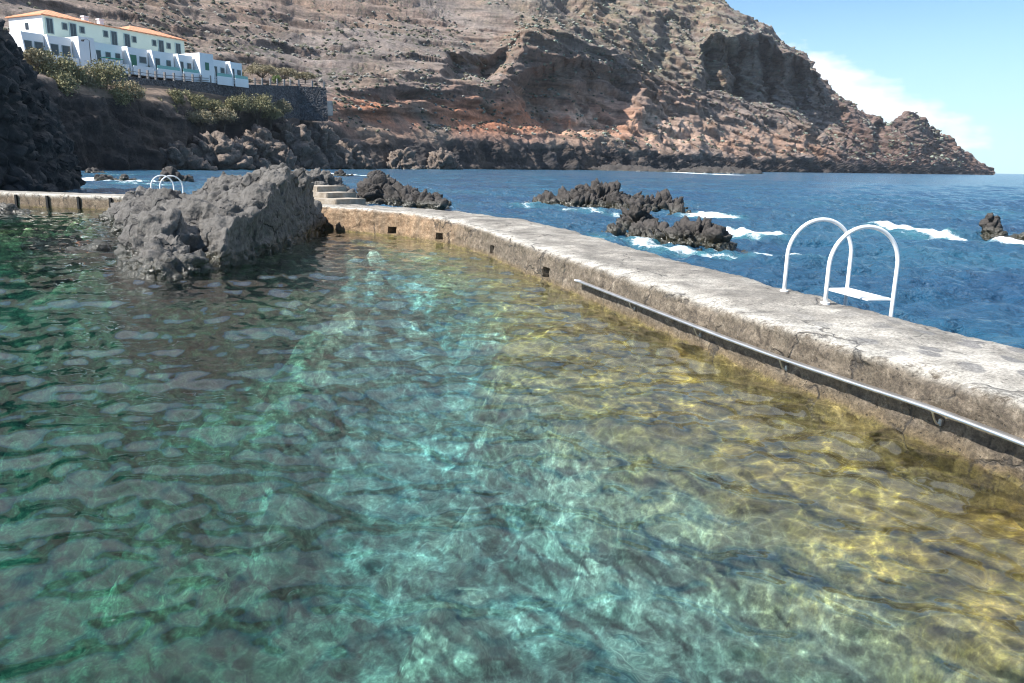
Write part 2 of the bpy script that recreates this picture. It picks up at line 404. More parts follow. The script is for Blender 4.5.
    P3[:, :2] -= rad_ * ((sstep(.2, .9, led) * 2.2 + sstep(.3, .9, led2) * .9) * damp * (1 - shore) * (1 - .55 * sstep(5, 5.8, R)) * np.clip(D / 350, .5, 2))[:, None]
    G3 = P3.reshape(nr, nc, 3); N3 = normals(G3).reshape(-1, 3)
    st3 = sstep(.8, .4, np.abs(N3[:, 2]))
    # --- ground colours
    n1 = fbm(P / 30 + 50, 4); n2 = fbm(P / 9 + 80, 4)
    def C(*c): return np.array(c)
    def mixc(a, b, t): return a * (1 - t[:, None]) + b * t[:, None]
    base = np.tile(C(.225, .185, .163), (len(P), 1))
    base = mixc(base, C(.27, .205, .16), sstep(.0, .35, n1))
    olive = sstep(430, 640, X) * sstep(4.3, 5.2, R) * sstep(-.3, .2, n2) * sstep(800, 700, X)
    base = mixc(base, C(.20, .185, .12), olive * .75)
    red = np.exp(-((R - 2.85) / .75) ** 2) * sstep(310, 350, X) * sstep(.25, -.1, n1 - .15)
    redz = np.clip(red * 1.25, 0, 1)
    base = mixc(base, C(.46, .215, .125), redz * sstep(720, 520, X))
    base = mixc(base, C(.38, .25, .18), np.clip(red, 0, 1) * sstep(560, 720, X) * sstep(870, 820, X) * .9)
    scar = np.exp(-((X - 575) / 42) ** 2) * np.exp(-((R - 3.1) / .6) ** 2) + np.exp(-((X - 668) / 34) ** 2) * np.exp(-((R - 3.0) / .6) ** 2)
    base = mixc(base, C(.58, .41, .31), np.clip(scar * sstep(-.25, .25, n2) * 1.1, 0, 1))
    farh = sstep(820, 850, X)
    base = mixc(base, C(.17, .115, .10), farh * .8)
    bare = st3 * (1 - shore)
    base = mixc(base, C(.15, .10, .08), bare * sstep(3.3, 4., R) * .7)
    sh = sstep(2.05, 1.55, R + .35 * n2 + .1 * fbm(P / 3, 3)) * (1 - .0 * X)
    lava_c = mixc(np.tile(C(.055, .05, .05), (len(P), 1)), C(.16, .125, .10), sstep(-.1, .5, n2) * .8)
    base = base * (1 - sh[:, None]) + lava_c * sh[:, None]
    wet = sstep(1.2, .2, P3[:, 2]); base = mixc(base, C(.022, .022, .02), wet * .8)
    dark_c = sstep(260, 120, X) * sstep(2.05, 1.9, R); base = mixc(base, C(.028, .026, .026), dark_c * .7)  # shaded cliff below the village: shade painted darker into the rock tint
    tc_ = flat > .5; base[tc_] = C(.25, .2, .16)
    scrub = (1 - st3) * (1 - sh) * sstep(2.8, 3.6, R) * (1 - .5 * redz)
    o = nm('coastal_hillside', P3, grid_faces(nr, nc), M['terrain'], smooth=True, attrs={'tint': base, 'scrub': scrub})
    tag(o, kind='structure')
    return G3, N3.reshape(nr, nc, 3), rid, xs, scrub.reshape(nr, nc)
TG, TN, TR, TX, TS = build_terrain()

# scrub on the hillside, uncountable
def build_scrub():
    rs = np.random.RandomState(5); nr, nc = TG.shape[:2]
    b = bmesh.new(); bmesh.ops.create_icosphere(b, subdivisions=1, radius=1); b.verts.ensure_lookup_table()
    bv = np.array([v.co[:] for v in b.verts]); bf = np.array([[v.index for v in f.verts] for f in b.faces]); b.free()
    V = []; Fa = []; T = []; n = 0
    rr = np.where((TR > 3.3) & (TR < 7))[0]; rr2 = np.where((TR > 2.1) & (TR < 3.3))[0]
    for k in range(17000):
        i = rs.choice(rr if k % 8 else rr2); j = rs.randint(60, nc - 30)
        p = TG[i, j]; dd = math.hypot(p[0], p[1])
        if TN[i, j, 2] ** 2 < .2 or p[2] < 5: continue
        if 40 < TX[j] < 330 and TR[i] < 3.7: continue
        dens = perlin(np.array([[p[0] / 25, p[1] / 25, p[2] / 25]]))[0]
        if dens < rs.rand() * .9 - .45: continue
        s = rs.uniform(.28, .75) * (dd / 260) ** .7
        q = bv * (s * (.7 + .6 * rs.rand(len(bv), 1))) * [1.2, 1.2, .75] + p + [0, 0, s * .25]
        V.append(q); Fa.append(bf + n); n += len(bv)
        g = rs.rand(); ol = TX[j] > 470
        c = (.07, .07, .045) if g < .3 else ((.13, .125, .08) if g < .5 else ((.22, .21, .18) if g < .85 else (.13, .10, .09)))
        if ol and g > .8: c = (.24, .27, .21)
        T.append(np.tile(np.array(c), (len(bv), 1)))
    m = Mat('scrub_leaf'); c = m.mix(1., m.attr('tint'), m.ramp(m.noise(1.5, 5), [(.3, .6), (.7, 1.35)]), 'MULTIPLY'); m.bsdf(c, .9, m.bump(m.noise(4, 4), .3))
    o = nm('hillside_scrub', np.concatenate(V), np.concatenate(Fa), m.m, attrs={'tint': np.concatenate(T)})
    tag(o, 'low grey green scrub dotted over the brown hillside', 'scrub', kind='stuff')
build_scrub()

# ------------------------------------------------------------------ the near pool wall
WL = np.array([(3.75, 2.0), (3.62, 3.2), (3.36, 4.71), (3.10, 5.66), (2.84, 6.4), (2.22, 8.19), (1.56, 10.3), (.92, 12.35), (.16, 14.7), (-.62, 17.4), (-1.55, 19.5), (-3.1, 21.5), (-5.55, 23.3), (-6.6, 24.1)])
def polyline(P, step):
    seg = np.linalg.norm(np.diff(P, axis=0), axis=1); s = np.concatenate([[0], np.cumsum(seg)])
    n = int(s[-1] / step); t = np.linspace(0, s[-1], n); q = np.stack([np.interp(t, s, P[:, k]) for k in (0, 1)], 1)
    k = max(3, int(.6 / step) | 1); ker = np.hanning(k + 2)[1:-1]; ker /= ker.sum(); h = k // 2
    qp = np.concatenate([q[0] + (q[0] - q[1:h + 1])[::-1], q, q[-1] + (q[-1] - q[-h - 1:-1])[::-1]])
    return np.stack([np.convolve(qp[:, a], ker, 'valid') for a in (0, 1)], 1), t
WC, WS = polyline(WL, .04)
WTn = np.gradient(WC, axis=0); WTn /= np.linalg.norm(WTn, axis=1)[:, None]
WNrm = np.stack([WTn[:, 1], -WTn[:, 0]], 1)          # points away from the pool (towards the sea)
if WNrm[50, 0] < 0: WNrm = -WNrm
def ztop(y): return .52 + .15 * sstep(16, 23, y)
RAIL_S0 = WS[np.argmin(np.abs(WC[:, 1] - 12.2))]     # the rail starts here, towards the camera

def wall_mat():
    m = Mat('weathered_concrete'); p = m.pos(); N = m.n('NewGeometry', out='True Normal')
    sx = m.n('SeparateXYZ', {0: p}); z = m.n('SeparateXYZ', {0: p}, 2); y = m.n('SeparateXYZ', {0: p}, 1)
    top = m.attr('top', 'Fac'); edge = m.attr('lip', 'Fac'); dry = m.attr('pale', 'Fac')
    n1 = m.noise(1.3, 10, .65); n2 = m.noise(9, 10, .75); n3 = m.noise(40, 5, .7)
    stain = m.noise(1., 8, .6, m.scale((2.6, 2.6, .35)))
    ctop = m.ramp(n1, [(.30, (.11, .10, .085)), (.5, (.23, .21, .18)), (.66, (.36, .335, .29))])
    ctop = m.mix(dry, ctop, m.ramp(n1, [(.34, (.16, .148, .127)), (.5, (.31, .288, .25)), (.66, (.46, .43, .375))]))
    spv = m.n('TexVoronoi', {'Scale': 2.1, 'Vector': m.n('Mapping', {'Vector': p, 'Scale': (1.35, .9, 1), 'Rotation': (0, 0, .35)})}, 0, voronoi_dimensions='2D')
    spots = m.ma('MULTIPLY', m.ramp(m.ma('ADD', spv, m.ma('MULTIPLY', m.noise(8, 5), .12)), [(.27, .85), (.33, 0.)]), dry)
    ctop = m.mix(spots, ctop, (.16, .155, .15))
    cfr = m.ramp(n2, [(.32, (.035, .028, .021)), (.46, (.115, .090, .065)), (.58, (.205, .165, .12)), (.72, (.42, .36, .28))])
    cfr = m.mix(m.ramp(stain, [(.42, 0.), (.62, .7)]), cfr, (.13, .105, .075))
    # ochre end of the wall
    och = m.ma('MULTIPLY', m.attr('ochre', 'Fac'), m.ramp(stain, [(.35, 1.), (.7, .3)]))
    cfr = m.mix(m.ma('MULTIPLY', och, .8), cfr, m.ramp(n2, [(.3, (.26, .15, .08)), (.7, (.46, .32, .19))]))
    # ragged pale lip
    lipf = m.ma('MULTIPLY', edge, m.ramp(m.noise(5, 8, .7), [(.36, 0.), (.5, .9)]))
    c = m.mix(top, cfr, ctop); c = m.mix(lipf, c, (.50, .47, .41))
    # water line: rust and algae
    zz = m.ma('ADD', z, m.ma('MULTIPLY', m.noise(3, 6, .7), .16))
    rust = m.n('MapRange', {'Value': zz, 'From Min': .20, 'From Max': .10}); 
    c = m.mix(m.ma('MULTIPLY', rust, .75), c, m.ramp(n2, [(.3, (.10, .07, .035)), (.65, (.24, .175, .09))]))
    alg = m.n('MapRange', {'Value': zz, 'From Min': .115, 'From Max': .075})
    c = m.mix(alg, c, m.ramp(m.noise(5, 6), [(.3, (.05, .04, .015)), (.7, (.20, .16, .05))]))
    c = m.mix(m.attr('hole_shade', 'Fac'), c, m.ramp(n2, [(.3, (.010, .010, .009)), (.7, (.035, .032, .026))]))  # drain holes painted near black, standing in for the shade inside them
    c = m.mix(.8, c, m.mix(1., c, m.ramp(n3, [(.34, .45), (.66, 1.45)]), 'MULTIPLY'))
    c = m.mix(1., c, m.ramp(m.noise(4, 9, .75), [(.3, .6), (.6, 1.2)]), 'MULTIPLY')
    ck = m.n('TexVoronoi', {'Scale': 1.7, 'Vector': m.mix(.4, p, m.n('TexNoise', {'Scale': 2.5, 'Detail': 8, 'Vector': p}, 1))}, 0, feature='DISTANCE_TO_EDGE')
    ckf = m.ma('MULTIPLY', m.ramp(ck, [(.0, 1.), (.022, 0.)]), m.ramp(m.noise(1.1, 3), [(.45, 0.), (.55, 1.)]))
    pit = m.ramp(m.ma('ADD', m.vor(16), m.ma('MULTIPLY', m.noise(3, 4), .5)), [(.34, 1.), (.42, 0.)])
    c = m.mix(m.ma('MULTIPLY', ckf, .85), c, (.05, .045, .04)); c = m.mix(m.ma('MULTIPLY', pit, .55), c, (.07, .06, .05))
    h = m.ma('SUBTRACT', m.ma('ADD', m.ma('MULTIPLY', n2, 1.), m.ma('MULTIPLY', n3, .35)), m.ma('ADD', m.ma('MULTIPLY', ckf, .6), m.ma('MULTIPLY', pit, .35)))
    st = m.ma('SUBTRACT', 1., m.ma('MULTIPLY', top, .35))
    bn = m.n('Bump', {'Height': h, 'Distance': .05, 'Strength': st})
    return m.bsdf(c, .9, bn)
M['wall'] = wall_mat()

def build_wall():
    n = len(WC)
    # profile rows: (offset outwards, height) ; height symbolic relative to top
    W_ = 1.28
    fr = [(-1.7, 0)] + [(z, 0) for z in np.linspace(-.6, 0, 7)]
    zs_face = np.concatenate([np.linspace(.03, .5, 16)])
    rows = []; W0 = 0
    for i in range(n):
        s = WS[i]; zt = ztop(WC[i, 1]); pr = []; W_ = float(np.interp(WC[i, 1], [2, 5, 8, 10.5, 13, 16, 20, 23, 24.5], [1.5, 1.55, 1.62, 1.75, 1.85, 2.05, 2.0, 1.5, 1.4]))
        rec = 0.0
        for z in (-1.7, -.8, -.4, -.2, -.1, -.03): pr.append((.0 - .0 * z, z))
        hts = np.linspace(0.02, zt - .05, 22)
        for z in hts:
            off = .03 + .06 * z / zt
            if rec: 
                lo, hi = .05, .25
                inr = 1 if (lo < z < hi) else 0
                off += .30 * inr * sstep(0, .3, RAIL_S0 - s)
            pr.append((off, z))
        for a in np.linspace(0, 1, 6)[1:]:
            th = a * math.pi / 2; pr.append((.09 + .06 * (1 - math.cos(th)) , zt - .05 + .05 * math.sin(th)))
        for a in np.linspace(0, 1, 26)[1:]: pr.append((.15 + (W_ - .15) * a, zt + .02 * math.sin(a * 3.1)))
        for th in (.5, 1.): pr.append((W_ + .06 * th, zt - .06 * th))
        for z in np.linspace(zt - .12, -.3, 10): pr.append((W_ + .08, z))
        pr.append((W_ + .1, -1.7))
        rows.append(pr)
    R = np.array(rows); k = R.shape[1]
    P = np.zeros((n, k, 3)); P[:, :, :2] = WC[:, None] + WNrm[:, None] * R[:, :, :1]; P[:, :, 2] = R[:, :, 1]
    Pf = P.reshape(-1, 3).copy()
    idx = np.tile(np.arange(k), n); S = np.repeat(WS, k)
    f0, f1 = 6, 28; t0, t1 = 33, 58
    isface = ((idx >= 3) & (idx < t0)).astype(float); istop = sstep(t0 - 3, t0 + 1, idx) * (idx < t1 + 2)
    nrm = np.repeat(WNrm, k, axis=0)
    lump = fbm(Pf / np.array([.5, .5, .25]), 5, .6); fine = fbm(Pf / .09, 3, .6)
    ero = fbm(np.stack([Pf[:, 0] / .6, Pf[:, 1] / .6, Pf[:, 2] * 0 + 3], 1), 4)
    Pf[:, :2] += nrm * ((lump * .07 + fine * .022) * isface)[:, None]
    # eroded arris
    near = np.exp(-((idx - 30) / 5.) ** 2)
    Pf[:, :2] += nrm * (near * (ero * .13 + .02 * fine))[:, None]
    Pf[:, 2] += (fbm(Pf * [1.3, 1.3, 0] + 7, 5, .6) * .07 + fine * .008) * istop
    Pf[:, 2] -= near * np.clip(ero + .1, 0, 1) * .09
    P = Pf.reshape(n, k, 3)
    mask = np.ones((n - 1, k - 1), bool); holes = []
    # square drains far along, small ragged drains below the rail
    def hole(px, py, z0, z1, wd, dep):
        q = at(px, py, (z0 + z1) / 2); i = int(np.argmin(np.hypot(WC[:, 0] - q[0], WC[:, 1] - q[1])))
        wn_ = max(1, int(wd / .04 / 2)); i0, i1 = i - wn_, i + wn_
        zrow = R[i, f0:f1, 1]; a = f0 + int(np.argmin(np.abs(zrow - z0))); b = max(a + 1, f0 + int(np.argmin(np.abs(zrow - z1))))
        if a < f0: a = f0
        mask[i0:i1, a:b] = False; holes.append((i0, i1, a, b, dep))
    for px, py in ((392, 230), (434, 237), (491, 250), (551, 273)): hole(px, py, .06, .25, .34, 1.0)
    V = list(map(tuple, Pf)); F4 = grid_faces(n, k, mask).tolist()
    for px, py in ((634, 313), (652, 323), (674, 333), (730, 357)):
        pass
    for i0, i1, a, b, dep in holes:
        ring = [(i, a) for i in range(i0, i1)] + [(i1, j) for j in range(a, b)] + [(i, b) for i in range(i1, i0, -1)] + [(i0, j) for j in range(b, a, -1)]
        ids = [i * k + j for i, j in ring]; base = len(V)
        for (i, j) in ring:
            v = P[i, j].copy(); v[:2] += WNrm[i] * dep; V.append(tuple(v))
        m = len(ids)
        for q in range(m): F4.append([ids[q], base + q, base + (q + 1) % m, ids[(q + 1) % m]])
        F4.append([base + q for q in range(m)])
    # end caps
    F4.append([j for j in range(k)]); F4.append([(n - 1) * k + j for j in range(k)][::-1])
    lipa = np.exp(-((idx - 32) / 3.5) ** 2)
    hole_shade = np.zeros(len(idx))
    pale = sstep(8.5, 6.8, Pf[:, 1]) ; ochre = sstep(17.5, 21.5, Pf[:, 1])
    ex = lambda a: np.concatenate([a, np.zeros(len(V) - len(a))])
    o = nm('pool_wall', V, F4, M['wall'], smooth=True, attrs={'top': ex(istop), 'lip': ex(lipa), 'pale': ex(pale), 'ochre': ex(ochre), 'hole_shade': np.concatenate([hole_shade, np.ones(len(V) - len(hole_shade))])})
    bm_ = bmesh.new(); bm_.from_mesh(o.data); bmesh.ops.recalc_face_normals(bm_, faces=bm_.faces)
    bm_.to_mesh(o.data); bm_.free(); o.data.set_sharp_from_angle(angle=math.radians(52))
    return tag(o, 'long curving weathered concrete sea wall carrying the big white ladder, with square drain holes and a steel rail', 'wall', 'concrete walls around the pool')
build_wall()

# ------------------------------------------------------------------ the far left wall
def build_left_wall():
    a = at(150, 212, 0)[:2]; b = at(0, 206, 0)[:2]; d = (a - b) / np.linalg.norm(a - b); L0 = b - d * 14; L1 = a + d * 3.6
    nrm = np.array([-d[1], d[0]]);  nrm = nrm if nrm[1] > 0 else -nrm
    L = np.linalg.norm(L1 - L0); n = int(L / .08); pr = []
    for z in (-1.6, -.6, -.2): pr.append((0, z))
    for z in np.linspace(0, .47, 10): pr.append((.02 + .05 * z, z))
    for t in np.linspace(0, 1, 14): pr.append((.08 + 1.4 * t, .53))
    for z in (.45, .1, -1.6): pr.append((1.5, z))
    pr = np.array(pr); k = len(pr); P = np.zeros((n, k, 3)); s = np.linspace(0, L, n)
    P[:, :, :2] = L0 + d * s[:, None, None] + nrm * pr[None, :, :1]; P[:, :, 2] = pr[None, :, 1]
    P = P.reshape(-1, 3); idx = np.tile(np.arange(k), n)
    P[:, 1] += fbm(P / .5, 4) * .05 * (idx < 14); P[:, 2] += fbm(P * [1, 1, 0] / .9, 3) * .035 * (idx > 11) * (idx < 27)
    top = ((idx >= 13) & (idx < 28)).astype(float); lip = np.exp(-((idx - 12.5) / 1.5) ** 2)
    o = nm('pool_wall', P, grid_faces(n, k).tolist() + [list(range(k)), [(n - 1) * k + j for j in range(k)]], M['wall'], smooth=True,
           attrs={'top': top, 'lip': lip, 'pale': top * .45, 'ochre': np.full(len(P), .35)})
    bm_ = bmesh.new(); bm_.from_mesh(o.data); bmesh.ops.recalc_face_normals(bm_, faces=bm_.faces); bm_.to_mesh(o.data); bm_.free()
    tag(o, 'straight low concrete wall closing the far left side of the pool at the foot of the dark cliff', 'wall', 'concrete walls around the pool')
    black = simple('dark_slot', (.01, .01, .01), .9)
    for px in (17, 48, 79, 111):
        r_ = ray(px, 205); tt = np.dot(L0, nrm) / np.dot(r_[:2], nrm); q = r_[:2] * tt; t = np.dot(q - L0, d); c = L0 + d * t - nrm * 0.01
        sl = MB().box((c[0], c[1], .24), (.11, .07, .46), math.atan2(d[1], d[0]), .008).build('scupper_slot', black, o)
    return L0, L1, nrm, d
LW = build_left_wall()

# ------------------------------------------------------------------ rocks
def rock(name, blobs, voxel, m, label, cat='rock', group=None, amp=(.16, .10, .03), sc=1.0, seed=0, kind=None, cut=None):
    """blobs (x, y, z, rx, ry, rz, rot) are melted into one lump and then broken up"""
    b = bmesh.new()
    for (x, y, z, rx, ry, rz, rot) in blobs:
        mt = Matrix.Translation((x, y, z)) @ Matrix.Rotation(rot, 4, 'Z') @ Matrix.Diagonal((rx, ry, rz, 1))
        bmesh.ops.create_icosphere(b, subdivisions=3, radius=1, matrix=mt)
    me = bpy.data.meshes.new('tmp'); b.to_mesh(me); b.free()
    o = bpy.data.objects.new('tmp', me); col.objects.link(o)
    r = o.modifiers.new('r', 'REMESH'); r.mode = 'VOXEL'; r.voxel_size = voxel; r.use_smooth_shade = True
    dg = bpy.context.evaluated_depsgraph_get(); ev = o.evaluated_get(dg); m2 = bpy.data.meshes.new_from_object(ev)
    n = len(m2.vertices); P = np.zeros(n * 3, np.float32); m2.vertices.foreach_get('co', P); P = P.reshape(-1, 3).astype(float)
    N = np.zeros(n * 3, np.float32); m2.vertices.foreach_get('normal', N); N = N.reshape(-1, 3)
    bpy.data.objects.remove(o)
    if cut:      # a fallen away side: a broad sheer face
        c0 = np.array(cut[0]); cn = np.array(cut[1]); cn = cn / np.linalg.norm(cn)
        dd = (P - c0) @ cn - .22 * fbm(P / 1.8 + 8, 3); ov = np.clip(dd, 0, None); P = P - cn * (ov * .93)[:, None]
    Q = P / sc + seed * 7.7
    Qw = Q + np.stack([perlin(Q * .8 + 3), perlin(Q * .8 + 40), perlin(Q * .8 + 90)], 1) * .5
    f1, f2 = cells(Qw * 1.1); g1, g2 = cells(Qw * 2.7 + 4)
    if cut:
        Q2 = Q + np.stack([fbm(Q * .9 + 3, 3), fbm(Q * .9 + 40, 3), fbm(Q * .9 + 90, 3)], 1) * .9
        h1, h2 = cells(Q2 * [.9, .6, 1.3]); calm = 1 - .8 * np.clip(ov * 3, 0, 1)
        d = ((ridged(Q2 * .8, 5, .55) - .45) * 1.9 + (.45 - h1) * 1.5) * amp[0] * calm + (ridged(Q * 2.6, 4, .6) - .4) * amp[1] * 2.0 * (.4 + .6 * calm) + fbm(Q * 14, 4, .65) * amp[2] * 1.6 + (sstep(0, .2, g2 - g1) - .85) * amp[1] * .5 * calm
    else: d = (ridged(Q * .55, 3) - .4) * amp[0] * 1.6 + (sstep(0, .28, f2 - f1) - .75) * amp[0] * 1.5 + (.35 - f1) * amp[0] * 1.2 \
        + (sstep(0, .3, g2 - g1) - .8) * amp[1] + (.3 - g1) * amp[1] + fbm(Q * 4.5, 4, .62) * amp[1] * .7 + fbm(Q * 14, 3, .6) * amp[2]
    P = P + N * (d * sc)[:, None]
    m2.vertices.foreach_set('co', P.astype(np.float32).ravel()); m2.update(); m2.name = name
    m2.materials.clear(); m2.materials.append(m)
    o = bpy.data.objects.new(name, m2); col.objects.link(o)
    return tag(o, label, cat, group, kind)

G_ = 'dark lava rocks in and around the pool and sea'
# the big outcrop that divides the pool
rock('lava_rock_outcrop', [
    (-6.2, 14.0, -.5, .8, .95, 1.2, .3), (-6.7, 14.9, -.5, .95, .9, 1.4, .3), (-7.3, 16.0, -.5, .75, .9, 1.3, 0), (-5.6, 15.4, -.5, .8, 1.1, 1.25, .1),
    (-6.3, 16.6, -.3, 1.3, 1.2, 1.5, 0), (-7.4, 17.6, -.3, .85, 1.1, 1.3, .4), (-5.5, 17.6, -.3, 1.1, 1.5, 1.75, 0),
    (-5.8, 19.2, -.2, 1.3, 1.6, 1.95, .1), (-7.3, 19.6, -.2, 1.2, 1.4, 1.5, 0), (-8.7, 19.8, -.3, 1.0, 1.0, 1.15, 0),
    (-6.1, 20.7, -.2, 1.4, 1.3, 1.95, 0), (-7.6, 21.6, -.2, 1.5, 1.4, 1.75, 0), (-9.6, 21.8, -.3, 1.2, 1.2, 1.25, 0),
    (-6.3, 22.1, -.2, .9, 1.0, 1.1, 0), (-6.3, 23.2, -.2, .7, .8, .7, 0), (-7.3, 24.6, -.2, 1.0, 1.0, .85, 0), (-8.2, 23.6, -.3, 1.6, 1.4, 1.45, 0), (-10.8, 23.9, -.4, 1.4, 1.4, 1.2, 0), (-12, 25.9, -.4, 1.3, 1.4, 1.1, 0), (-9.6, 25.6, -.4, 1.6, 1.6, 1.2, 0)],
    .06, M['lava'], 'huge grey lava outcrop in the pool, nearest and largest of the rocks', group=G_, amp=(.15, .065, .035), seed=1, sc=1.9,
    cut=((-5.5, 14.2, 0), (1., .0, -.06)))
# behind the steps
rock('sea_rock', [(*at(308, 200, 0)[:2] + [0, 1.0], -.2, 2.1, 1.5, 1.75, .2), (*at(296, 200, 0)[:2], -.2, 1.6, 1.5, 1.15, .2), (*at(335, 205, 0)[:2] + [0, .9], -.3, 1.3, 1.3, 1.0, 0)],
     .09, M['lava'], 'brown grey rock rising directly behind the concrete steps', group=G_, amp=(.16, .1, .04), seed=2)
rock('sea_rock', [(*at(382, 206, -.1)[:2], -.2, 1.5, 1.2, 1.55, 0), (*at(404, 207, -.1)[:2], -.3, 1.6, 1.2, 1.25, 0), (*at(424, 209, -.1)[:2], -.3, 1.2, 1.0, 1.05, 0), (*at(440, 211, -.1)[:2], -.4, .6, .7, .75, 0)],
     .08, M['lava_black'], 'rounded dark rock behind the sea wall just right of the concrete steps', group=G_, amp=(.2, .14, .06), seed=3)
p = lambda x, y: tuple(at(x, y, -.1)[:2])
rock('sea_rock', [(*p(552, 206), -.5, 1.5, 1.4, .95, 0), (*p(575, 207), -.5, 1.8, 1.5, 1.25, 0), (*p(600, 206), -.4, 1.7, 1.5, 1.6, 0), (*p(622, 210), -.5, 1.7, 1.3, 1.15, 0), (*p(648, 212), -.5, 1.6, 1.3, 1.2, 0), (*p(664, 212), -.5, 1.4, 1.2, 1.25, 0), (*p(683, 216), -.6, 1.0, .9, .85, 0)],
     .08, M['lava_black'], 'long jagged black reef farther out in the sea, beyond the smaller reef near the wall', group=G_, amp=(.26, .22, .10), seed=4)
rock('sea_rock', [(*p(618, 237), -.4, .8, .7, .65, 0), (*p(636, 233), -.3, .7, .8, 1.2, .3), (*p(650, 243), -.4, .9, .8, .85, 0), (*p(668, 246), -.4, .8, .7, .8, 0), (*p(695, 249), -.4, 1.0, .7, 1.05, 0), (*p(708, 250), -.4, .8, .7, .95, 0), (*p(728, 252), -.4, .6, .5, .5, 0)],
     .05, M['lava_black'], 'low jagged black reef in the sea just behind the middle of the sea wall', group=G_, amp=(.19, .18, .09), seed=5, sc=.8)
rock('sea_rock', [(*p(990, 239), -.1, .36, .4, .62, .3), (*p(988, 239), .35, .2, .3, .42, .3), (*p(996, 240), -.2, .36, .4, .5, 0)],
     .035, M['lava_black'], 'solitary pointed black rock in the open sea with foam trailing to its left', group=G_, amp=(.12, .07, .04), seed=6, sc=.7)
rock('sea_rock', [(*p(1022, 243), -.2, .4, .4, .42, .3), (*p(1034, 243), -.3, .5, .4, .5, 0)],
     .04, M['lava_black'], 'small black rock at the right edge of the picture', group=G_, amp=(.12, .07, .04), seed=7, sc=.7)
rock('pool_rock', [(*at(113, 216, 0)[:2], -.25, .75, .5, .42, 0), (*at(108, 218, 0)[:2], -.4, .7, .7, .42, 0)], .05, M['lava_black'],
     'small wet rock breaking the pool surface near the far left wall', group=G_, seed=8)
rock('pool_rock', [(*at(98, 248, 0)[:2], -.42, 1.0, .5, .44, 0), (*at(85, 240, 0)[:2], -.7, 1.4, 1.6, .6, 0), (*at(70, 232, 0)[:2], -.7, 1.2, 1.8, .55, 0)], .07, M['lava_black'],
     'flat half submerged rock left of the big lava outcrop', group=G_, seed=9)
rock('pool_rock', [(*at(2, 212, 0)[:2], -.2, .9, .7, .5, 0), (*at(-14, 211, 0)[:2], -.2, .9, .7, .6, 0)], .06, M['lava_black'],
     'dark rock at the left edge of the pool in front of the far left wall', group=G_, seed=10)
for i, (px, py, r, h, lb) in enumerate([(104, 180.5, .9, .8, 'small dark rock in the white surf by the left cliff'), (124, 180, .7, .6, 'low wet rock in the surf left of the far pool ladder'), (171, 181, 1.1, 1.4, 'dark rock in the sea directly behind the far pool ladder'), (92, 173, 1.1, .7, 'tiny rock in the surf close under the shaded cliff'), (341, 176, 1.1, .9, 'small black rock in the sea beyond the concrete steps'), (376, 178, 1.2, 1.2, 'small black rock in the sea right of the steps, beside a foam line')]):
    q = at(px, py, 0); rock('surf_rock', [(q[0], q[1], -.2, r, r * .8, h, .3), (q[0] + r * .9, q[1] + .3, -.3, r * .7, r * .7, h * .7, 0)], .12, M['lava_black'], lb, group='small rocks in the surf', seed=20 + i)
# low dark reef tongue off the hillside
q0 = at(600, 170.2, 0); q1 = at(738, 173.4, 0)
bl = []
for t in np.linspace(0, 1, 12):
    q = q0 * (1 - t) + q1 * t; bl.append((q[0], q[1], -.8, 12, 9, 2.4 + .9 * math.sin(t * 9) , .3))
rock('reef', bl, .9, M['lava_black'], 'long low black reef running out from the foot of the hillside', 'reef', amp=(.16, .12, .05), sc=5, seed=33)

for k, (px, yt, d, r, lb) in enumerate([(178, 142, 146, 3.6, 'dark shore rock in the shade behind the far pool ladder'), (212, 128, 158, 4.6, 'lumpy shore rock below the small olive shrub'), (238, 136, 168, 4.2, 'lower lumpy shore rock left of the big lit ones under the stone wall'), (262, 124, 176, 5.0, 'big brown shore rock below the largest green shrub'),
                                        (292, 118, 192, 5.4, 'tall rough shore rock under the right end of the stone retaining wall'), (322, 122, 205, 5.6, 'brown shore rock just right of the end of the stone retaining wall'), (348, 138, 214, 4.4, 'low dark shore rock left of the pale concrete ramp'), (402, 146, 238, 4.4, 'dark shore rock right of the pale concrete ramp'), (440, 148, 256, 5.0, 'dark craggy shore rock beyond the ramp, under the red bank')]):
    q = atd(px, 165, d); zt = atd(px, yt, d)[2]
    rock('shore_rock', [(q[0], q[1], zt * .15, r, r * .9, zt * .8, .3), (q[0] + r * .7, q[1] + 1, -1, r * .8, r * .8, zt * .6, 0), (q[0] - r * .6, q[1] - r * .4, -1, r * .7, r * .8, zt * .5, 0)], .42, M['shore'], lb, group='lava rocks along the far shore', amp=(.20, .15, .07), sc=4.2, seed=60 + k)

# the dark cliff at the left edge
def cliff():
    bl = []
    for (px, pt, d, r) in ((-220, -50, 49, 6), (-140, -45, 48, 4.5), (-70, -35, 47, 3.4), (-30, -22, 46, 2.3), (-20, -10, 46, 1.6), (-8, 2, 46, 1.2), (0, 16, 46.3, 1.0), (7, 34, 46.3, .85), (13, 58, 46.3, .7), (17, 86, 46.3, .6)):
        q = atd(px, 150, d); zt = atd(px, pt, d)[2]
        bl.append((q[0], q[1], zt * .33, r, r, zt * .67, 0)); bl.append((q[0], q[1] + .5, 0, r * 1.1, r * 1.1, zt * .7, 0)); bl.append((q[0] - 2.5, q[1] + 5, 0, r * 1.4, 5, zt * .95, 0))
    for (px, pt) in ((42, 185), (34, 174)):
        q = atd(px, 190, 44); bl.append((q[0], q[1], 0, .8, .8, atd(px, pt, 44)[2], 0))
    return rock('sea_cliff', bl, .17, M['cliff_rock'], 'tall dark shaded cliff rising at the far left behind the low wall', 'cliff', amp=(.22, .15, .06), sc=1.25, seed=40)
cliff()

